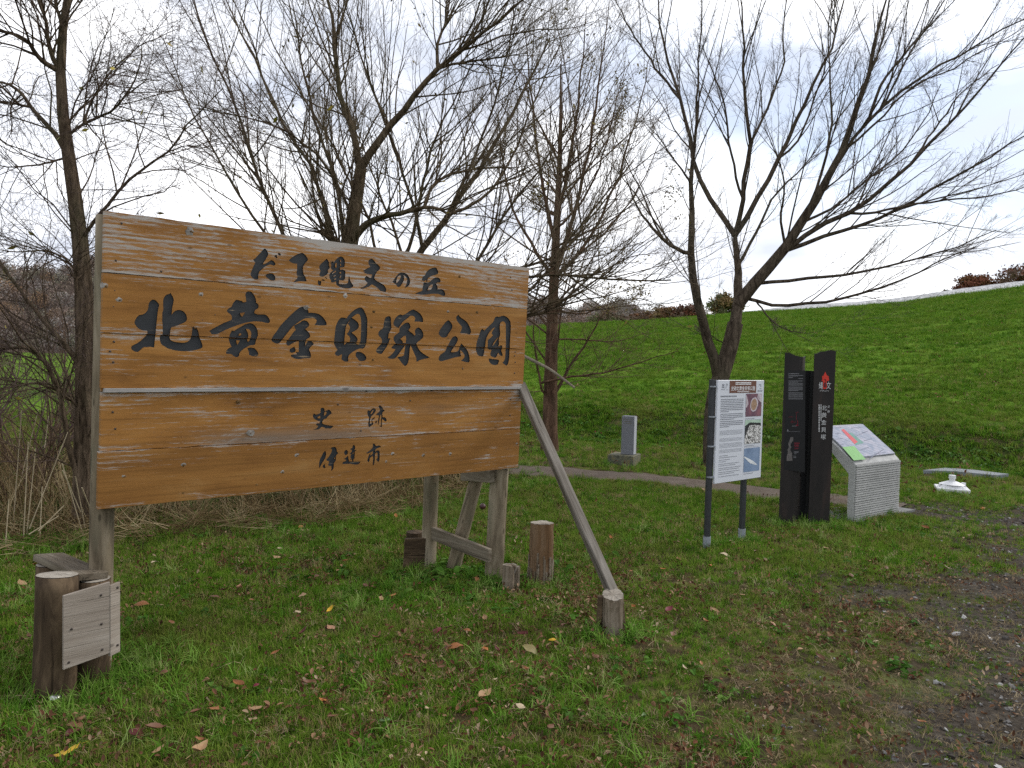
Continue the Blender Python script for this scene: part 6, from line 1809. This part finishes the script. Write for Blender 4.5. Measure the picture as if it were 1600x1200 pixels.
def long_grass():
    x, y = wedge(19000, 1.2, 12)
    k, gw, pn = lawn_keep(x, y)
    cl = .5 + .5 * np.sin(x * 2.7 + 1.1 * np.sin(y * 1.9)) * np.sin(y * 2.3 + .7 * np.sin(x * 1.4))
    left = 1 - sst(x + .12 * y, .2, 1.6)
    p = k * (sst(cl, .45, .8) * (.14 + .72 * left) * (1 - .4 * sst(y, 6, 9)) + .20 * left * (1 - sst(y, 3.6, 5.0)))
    keep = rng.random(len(x)) < p
    x, y = x[keep], y[keep]
    # tall tufts round the feet of posts and stumps
    for c_, n, r_ in ((gr(120, 1080), 90, .28), (gr(180, 1050), 60, .22), (gr(665, 888), 40, .22), (gr(772, 920), 30, .14), (gr(845, 915), 45, .2), (gr(962, 1000), 45, .17), (gr(1113, 858), 14, .08), (gr(1169, 850), 14, .08), (gr(1245, 822), 70, .28), (gr(1290, 824), 40, .2), (gr(1370, 815), 30, .4), (gr(1500, 778), 24, .25), (gr(968, 728), 26, .3), (gr(860, 705), 30, .3), (gr(1113, 728), 30, .35)):
        a = rng.uniform(0, 6.283, n); q = r_ * (.45 + .65 * rng.random(n))
        x = np.r_[x, c_[0] + q * np.cos(a)]; y = np.r_[y, c_[1] + q * np.sin(a)]
    # edges of the path and reeds
    x2, y2 = wedge(9000, 5, 13); sd = poly_sd(REED, x2, y2)
    kp = (np.abs(sd) < .5) & (rng.random(len(x2)) < .6); x = np.r_[x, x2[kp]]; y = np.r_[y, y2[kp]]
    s = rng.uniform(.45, 1.05, len(x))
    scatter('long_grass', 'longer green grass growing in clumps', np.c_[x, y, H(x, y) - .004], eul(len(x)), np.c_[s, s, s], rng.integers(0, len(PR_long), len(x)), PR_long)
long_grass()

def weeds():
    x, y = wedge(9000, 1.2, 11)
    k, gw, pn = lawn_keep(x, y)
    cl = lownoise(x * 1.9 + 5, y * 1.9 + 2)
    keep = rng.random(len(x)) < k * (.04 + .38 * sst(cl, .25, .8))
    x, y = x[keep], y[keep]; i = rng.integers(0, len(PR_weed), len(x)); i = np.where((i > 2) & (rng.random(len(x)) < .80), i - 3, i)
    s = rng.uniform(.6, 1.2, len(x))
    # broad leaves along the bank at the foot of the hill
    t_ = rng.uniform(-16, 10, 1500); s_ = rng.normal(.75, .55, 1500)
    xb = FOOT0[0] + FT[0] * t_ + FN[0] * s_; yb = FOOT0[1] + FT[1] * t_ + FN[1] * s_
    kb = (rng.random(1500) < .35 + .6 * sst(lownoise(xb * 1.2, yb * 1.2), -.1, .6))
    x = np.r_[x, xb[kb]]; y = np.r_[y, yb[kb]]; i = np.r_[i, rng.integers(3, 6, kb.sum())]; s = np.r_[s, rng.uniform(.9, 2.0, kb.sum())]
    # leafy patch round the rear posts
    a = rng.uniform(0, 6.283, 60); q = np.abs(rng.normal(0, .28, 60)); c_ = gr(690, 905)
    x = np.r_[x, c_[0] + q * np.cos(a) * 1.3]; y = np.r_[y, c_[1] + q * np.sin(a)]; i = np.r_[i, rng.integers(3, 6, 60)]; s = np.r_[s, rng.uniform(.8, 1.5, 60)]
    scatter('weeds', 'small broad-leaved weeds among the grass', np.c_[x, y, H(x, y) + .008], eul(len(x), .2), np.c_[s, s, s], i, PR_weed)
weeds()

def litter():
    x, y = wedge(62000, .9, 9)
    k, gw, pn = lawn_keep(x, y)
    cl = lownoise(x * 1.4 + 9, y * 1.7 + 4) + .5 * lownoise(x * 3.7, y * 3.1)
    mid = np.exp(-((x + .3) / 1.5) ** 2) * (1 - sst(y, 4.0, 6.5))
    p = (.18 + .5 * sst(cl, .0, .7) + .85 * mid * sst(cl, -.8, .3)) * (1 - .6 * gw) * (1 - .75 * sst(y, 5.5, 8))
    keep = rng.random(len(x)) < p
    x, y = x[keep], y[keep]; s = rng.uniform(.35, 1.1, len(x))
    scatter('leaf_litter', 'crumbled brown leaf litter and dead blades in the turf', np.c_[x, y, H(x, y) + rng.uniform(.008, .042, len(x))], eul(len(x), .4), np.c_[s, s, s], rng.integers(0, len(PR_lit), len(x)), PR_lit)
litter()

def far_specks():
    n = 1500
    t_ = rng.uniform(-18, 18, n); s_ = -3 + 24 * rng.random(n) ** 1.4
    x = FOOT0[0] + FT[0] * t_ + FN[0] * s_; y = FOOT0[1] + FT[1] * t_ + FN[1] * s_
    k = (x > -.1 * y) & (y > 8) & (path_w(x, y) < .9); x, y = x[k], y[k]; s = rng.uniform(1.0, 2.4, len(x))
    scatter('hill_leaves', 'stray pale and brown leaves lying over the far lawn and slope', np.c_[x, y, H(x, y) + .07], eul(len(x), .4), np.c_[s, s, s], rng.integers(0, 5, len(x)), PR_lit[:5])
    # dry grass blades over the worn ground at lower right
    x, y = wedge(16000, 1.2, 6.2); w_ = sst(x, -.2, 1.4) * (1 - sst(y, 4.4, 6.2)); cl = lownoise(x * 1.7 + 2, y * 3.1)
    k = rng.random(len(x)) < w_ * (.15 + .6 * sst(cl, -.2, .7)); x, y = x[k], y[k]; s = rng.uniform(.5, 1.1, len(x))
    scatter('dry_grass', 'flattened dry grass over the worn ground at the right', np.c_[x, y, H(x, y) + .006], eul(len(x), .3), np.c_[s, s, s * .7], rng.integers(0, 3, len(x)), PR_dry)
PR_dry = [blade_mesh('dry', 10, .075, .0035, .05, 1.7, M['dry_blade'], 2, seed=520 + i) for i in range(3)]
far_specks()

def pebbles():
    x, y = wedge(150000, .9, 12)
    gw = gravel_w(x, y)
    thin = .5 + .5 * lownoise(x * 2.4, y * 2.4)
    core = sst(poly_sd(GRAVEL, x, y), 0, 1.2)
    p = gw * (.42 + .5 * sst(thin, .3, .75) + .4 * core)
    keep = rng.random(len(x)) < p
    x, y = x[keep], y[keep]
    s = np.exp(rng.normal(-5.3, .5, len(x)))
    scatter('gravel', 'loose grey gravel on the trodden ground at the right', np.c_[x, y, H(x, y) + s * .2], eul(len(x), .5), np.c_[s, s * rng.uniform(.7, 1.1, len(x)), s * rng.uniform(.5, .9, len(x))], rng.integers(0, 5, len(x)), PR_peb)
pebbles()

# hill turf: coarse tufts that only break up the sheet
def hill_turf():
    n = 90000
    t_ = rng.uniform(-24, 22, n); s_ = 36.5 * rng.random(n) ** 1.35
    x = FOOT0[0] + FT[0] * t_ + FN[0] * s_; y = FOOT0[1] + FT[1] * t_ + FN[1] * s_
    keep = (np.abs(x) < 1.5 + .72 * y) & (x > -.12 * y) & (rng.random(n) < .75 + .25 * lownoise(x * .9, y * .9))
    x, y, s_ = x[keep], y[keep], s_[keep]
    sc = rng.uniform(1.2, 2.3, len(x)) * (1 + s_ / 40)
    scatter('hill_grass', 'short turf on the slope of the hill', np.c_[x, y, H(x, y) - .01], eul(len(x)), np.c_[sc * 1.3, sc * 1.3, sc * .8], rng.integers(0, len(PR_hill), len(x)), PR_hill)
hill_turf()

# dry reeds behind the sign
PR_reed = ([blade_mesh('reed', 11, .85, .009, .12, .75, M['reed'], 5, seed=200 + i, droop=.7) for i in range(4)] +
           [blade_mesh('reed', 18, .60, .010, .14, 1.2, M['reed'], 5, seed=210 + i, droop=.8) for i in range(4)] +
           [blade_mesh('reed', 14, .50, .008, .10, .8, M['reed_green'], 4, seed=220 + i, droop=.6) for i in range(2)] +
           [blade_mesh('reed', 4, 1.45, .011, .08, .28, M['reed'], 5, seed=230 + i, droop=.4) for i in range(2)])
def reeds():
    n = 13000
    x = rng.uniform(-12, .4, n); y = rng.uniform(4.5, 12, n)
    sd = poly_sd(REED, x, y)
    vis = (x > -.75 * y - 2)
    p = sst(sd, -.25, .5) * vis * (.45 + .4 * lownoise(x * 1.1, y * 1.3))
    keep = rng.random(n) < p * np.where(x < -2.6, .45, .8)
    x, y, sd = x[keep], y[keep], sd[keep]
    m_ = len(x)
    i = rng.choice([0, 1, 2, 3, 4, 5, 6, 7, 8, 9, 10, 11], m_, p=[.06, .06, .06, .06, .09, .09, .09, .09, .18, .18, .02, .02])
    i = np.where((sd < .35) & (i < 4), i + 4, i); i = np.where((sd < .2) & (i > 9), 4, i)
    s = rng.uniform(.6, 1.1, m_) * (.55 + .45 * sst(sd, 0, .6)) * np.where(x > -2.6, 1.0, 1.0)
    i = np.where((x > -2.6) & (i > 9), i - 4, i)
    scatter('reeds', 'tangle of dry straw-coloured reeds behind the sign', np.c_[x, y, H(x, y) - .01], eul(m_, .2), np.c_[s, s, s], i, PR_reed)
    # fallen stalks lying along the front edge
    x = rng.uniform(-7, -.4, 5000); y = rng.uniform(4.5, 9.5, 5000); sd = poly_sd(REED, x, y)
    k = (sd > -.35) & (sd < .5) & (rng.random(5000) < .5); x, y = x[k], y[k]; m_ = len(x); s = rng.uniform(.4, .8, m_)
    scatter('fallen_reeds', 'broken reed stalks lying at the edge of the turf', np.c_[x, y, H(x, y) + .02], np.c_[rng.normal(0, .3, m_), rng.uniform(.9, 1.5, m_), rng.uniform(0, 6.28, m_)], np.c_[s, s, s * .8], rng.integers(0, 4, m_), PR_reed[:4])
reeds()
# a few long pale stalks that stand clear on the left
rd = MB()
for p0, p1, D in (((36, 860), (44, 690), 6.0), ((40, 850), (56, 700), 6.1), ((46, 826), (106, 675), 5.9), ((97, 724), (130, 836), 6.0), ((118, 745), (133, 825), 6.1), ((128, 762), (144, 802), 5.4), ((98, 735), (126, 800), 5.7), ((20, 830), (34, 640), 6.4), ((8, 860), (14, 780), 5.8), ((60, 830), (100, 790), 5.5), ((45, 835), (92, 806), 5.4), ((70, 700), (76, 650), 7.0), ((30, 760), (60, 640), 7.2), ((62, 850), (66, 760), 6.0)):
    V, F, L_ = cyl(at(*p0, D), at(*p1, D + .15), .0042, .003, 6, 3, 0, True)
    rd.add(V, F, L_)
M['stalk'] = mat_plain('pale_stalk', (.33, .27, .175), .8, .2, .15, 12)
tag(rd.mk('tall_stalks', M['stalk'], None, origin=gr(60, 850)), 'long pale dead stalks standing at the left of the sign', kind='stuff')

# far woods on the ridge
def woods():
    protos = []
    for i, nm in enumerate(('wood_a', 'wood_b', 'wood_c', 'wood_d')):
        r_ = np.random.default_rng(300 + i); n = 420
        o = norm(r_.normal(size=(n, 3))) * (r_.random((n, 1)) ** .4) * [.5, .5, .5] + [0, 0, .62]
        s = r_.uniform(.03, .10, (n, 1)); u = norm(r_.normal(size=(n, 3))); v = norm(np.cross(u, r_.normal(size=(n, 3))))
        V = np.stack([o - u * s * .5, o + v * s * .4, o + u * s * .5, o - v * s * .4], 1).reshape(-1, 3)
        me = build_mesh('crown', V, np.arange(n * 4).reshape(-1, 4)); me.materials.append(M[nm]); protos.append(me)
    m_, n_, _ = RIDGE.shape
    n = 5200
    i = rng.uniform(.2, m_ - 2.2, n); j = rng.uniform(0, n_ - 1.01, n)
    i0, j0 = i.astype(int), j.astype(int); fi, fj = (i - i0)[:, None], (j - j0)[:, None]
    P = (RIDGE[i0, j0] * (1 - fi) * (1 - fj) + RIDGE[i0 + 1, j0] * fi * (1 - fj) + RIDGE[i0, j0 + 1] * (1 - fi) * fj + RIDGE[i0 + 1, j0 + 1] * fi * fj)
    keep = P[:, 2] > .3
    P = P[keep]; s = rng.uniform(4.5, 8.5, len(P))
    scatter('far_woods', 'brown leafless woods covering the far ridge', P - [0, 0, 1.0], eul(len(P), .05), np.c_[s, s, s * rng.uniform(.7, 1.1, len(P))], rng.choice(4, len(P), p=[.4, .2, .12, .28]), protos)
woods()

# ------------------------------------------------------------------ fallen leaves, one by one
def leaf_proto(seed, asp, curl, fold):
    r_ = np.random.default_rng(seed)
    V, F = [], []
    prof = [(0, .03), (.12, .38), (.3, .86), (.5, 1.0), (.7, .80), (.86, .42), (1.0, .03)]
    for t, w in prof:
        z = curl * (t - .5) ** 2 + .05 * r_.normal() * .4
        for q in (-1, -.5, 0, .5, 1):
            V.append((t - .5, q * w * asp * .5, z + fold * (abs(q) ** 1.3) * w * .5 + .015 * r_.normal()))
    for j in range(len(prof) - 1):
        for q in range(4): F.append((5 * j + q, 5 * j + q + 1, 5 * j + q + 6, 5 * j + q + 5))
    k = len(V)
    V += [(-.5, -.012, .0), (-.5, .012, .0), (-.78, .02, -.04), (-.78, .0, -.04)]; F.append((k, k + 1, k + 2, k + 3))
    return np.array(V) - [0, 0, 0], F
LP = [leaf_proto(400 + i, a_, c_, f_) for i, (a_, c_, f_) in enumerate(((.55, .35, .18), (.62, -.3, .12), (.5, .7, .3), (.68, .2, -.15), (.40, .9, .22), (.58, -.5, -.2)))]
LC = {'orange': (.33, .115, .03), 'tan': (.30, .18, .09), 'crimson': (.12, .012, .022), 'dark red': (.085, .016, .014), 'brown': (.12, .052, .025), 'yellow': (.50, .30, .02), 'pale': (.40, .31, .20), 'pink tan': (.36, .19, .11), 'olive': (.17, .14, .05), 'green': (.11, .17, .06), 'orange brown': (.22, .085, .028)}
LM = {}
for nm, c in LC.items():
    m, N, L, b = new_mat('leaf_' + nm.replace(' ', '_') + '_fallen', .6, .3)
    f = noise(N, L, coords(N, L, 'obj', (1, 1, 1)), 45, 4, .65); r = ramp(N, [(.3, tuple(v * .55 for v in c)), (.5, c), (.75, tuple(min(1, v * 1.25) for v in c))])
    L.new(f, r.inputs[0]); L.new(r.outputs[0], b.inputs['Base Color']); LM[nm] = m
LEAFM = {}
def leaf_mesh_for(i, col):
    if (i, col) not in LEAFM:
        me = build_mesh('fallen_leaf', *LP[i], smooth=True); me.materials.append(LM[col]); LEAFM[(i, col)] = me
    return LEAFM[(i, col)]
FL = '''1116 964 tan 15;1315 973 pink_tan 13;1345 988 pale 17;1405 984 pink_tan 21;1367 1005 pale 9;1208 977 pink_tan 13;1133 874 pale 15;1034 900 orange 12;1045 966 crimson 16;1005 982 dark_red 9;1440 1136 orange_brown 16;1006 1138 green 18;1358 881 pink_tan 9;1281 1035 brown 17;1202 907 orange_brown 11;1109 892 orange 13;1184 958 orange_brown 11;1232 984 brown 14;1103 986 orange_brown 16;1478 892 pale 13;1446 828 orange_brown 13;105 1188 yellow 38;310 1191 tan 42;333 1122 orange_brown 24;306 1126 brown 20;242 1153 brown 30;373 1088 orange_brown 23;113 1154 dark_red 26;117 1145 brown 32;337 942 brown 18;350 933 dark_red 15;373 928 pink_tan 13;472 942 tan 17;465 968 pale 13;220 957 orange_brown 22;267 988 orange_brown 16;422 858 pink_tan 10;437 865 pale 11;242 889 pale 13;433 880 tan 14;230 908 brown 12;400 1122 tan 22;392 948 orange_brown 13;313 1170 orange_brown 15;247 1188 tan 18;473 1000 dark_red 18;400 1088 crimson 10;210 1157 dark_red 24;470 827 orange 11;233 848 brown 15;343 893 dark_red 9;682 995 crimson 22;517 993 pink_tan 18;711 1024 orange_brown 25;757 1023 orange 16;638 1040 orange_brown 16;757 1105 tan 27;813 1120 pale 15;822 1060 orange_brown 13;862 1012 yellow 13;828 1027 olive 26;595 943 tan 14;613 936 orange 12;925 985 orange_brown 15;883 990 brown 20;955 847 orange 10;943 927 tan 11;932 943 pale 11;515 965 yellow 15;570 922 brown 14;618 815 orange 10;505 1113 orange 14;717 903 orange_brown 13;745 915 orange_brown 12;677 918 dark_red 11;817 1003 dark_red 18;758 977 tan 15;773 1080 pale 9;600 1150 green 18;1133 880 tan 12;700 1022 brown 22;776 1026 dark_red 12;150 862 orange_brown 14;60 893 orange_brown 17;35 920 tan 18;45 1010 brown 16;700 990 brown 16;730 994 orange_brown 12;588 1012 brown 16;985 900 orange_brown 11;990 962 orange 11;1050 1010 brown 13;930 1040 brown 16;895 1045 brown 15;480 1085 brown 18;520 1145 brown 17;430 1035 orange_brown 14;160 1020 brown 14;255 1060 brown 15;1150 905 brown 10;1080 915 brown 12;1060 880 orange_brown 11;1290 860 tan 8;1330 905 brown 10;1250 1020 tan 9;1095 1055 orange_brown 9;1069 1061 pale 12;690 1060 brown 12;740 1130 brown 15;860 1150 brown 14;925 1005 brown 13;566 965 brown 11;1385 890 brown 9;800 1050 pink_tan 9;640 1105 brown 12;130 918 dark_red 12;495 905 brown 11;540 885 orange_brown 10;455 880 brown 11;1180 870 brown 9;1225 880 tan 9;1160 935 tan 10;1060 850 tan 9;1100 770 pink_tan 11;1535 795 orange 11;1560 790 orange_brown 11;1315 815 orange 9;1510 798 pale 12'''.split(';')
LMK = [('the foot logs of the sign', gr(110, 1080)), ('the slanting brace stump', gr(962, 999)), ('the split stump', gr(798, 927)), ('the tall log stump', gr(845, 914)), ('the rear sign post', gr(669, 887)),
       ('the information panel poles', gr(1140, 855)), ('the steel marker', gr(1258, 821)), ('the stone desk', gr(1370, 812)), ('the parasol base', gr(1500, 772)), ('the reeds under the sign', gr(400, 812)), ('the bare gravel at the right', gr(1430, 960)), ('the bottom middle of the photo', gr(800, 1180)), ('the bottom left corner', gr(60, 1190))]
recs = []
for rec in FL:
    x_, y_, col, sz = rec.split(); col = col.replace('_', ' ')
    p = gr(float(x_), float(y_)); p[2] = H(p[0], p[1])
    D = (p - CAM) @ CF
    size = min(max(float(sz) / FPX * D * 1.12, .032), .11)
    k = min(range(len(LMK)), key=lambda q: np.hypot(*(LMK[q][1] - p)[:2]))
    lx, ly, _ = proj(LMK[k][1]); dx, dy = float(x_) - lx, float(y_) - ly
    side = ('to the left of' if dx < 0 else 'to the right of') if abs(dx) > abs(dy) * 1.3 else ('in front of' if dy > 0 else 'behind')
    recs.append([p, col, size, side, LMK[k][0], np.hypot(dx, dy)])
groups = {}
for r_ in recs: groups.setdefault((r_[1], r_[3], r_[4]), []).append(r_)
ORD = ['nearest', 'second nearest', 'third nearest', 'fourth nearest', 'fifth nearest', 'sixth nearest', 'seventh nearest']
for (col, side, lmk), rs in groups.items():
    rs.sort(key=lambda q: q[5])
    for q, (p, _, size, _, _, _) in enumerate(rs):
        i = int(rng.integers(0, len(LP)))
        o = bpy.data.objects.new('fallen_leaf', leaf_mesh_for(i, col)); COL.objects.link(o)
        worn = float(p[0]) > 1.2
        o.location = (float(p[0]), float(p[1]), float(p[2]) + (.022 if worn else .044) + rng.uniform(0, .008))
        o.scale = (size, size, size)
        o.rotation_euler = (rng.normal(0, .22), rng.normal(.0, .22), rng.uniform(0, 6.28))
        lab = '%s fallen leaf %s %s' % (col, side, lmk)
        if len(rs) > 1: lab = '%s %s' % (ORD[min(q, 6)], lab)
        tag(o, lab, 'leaf', 'fallen autumn leaves on the grass')
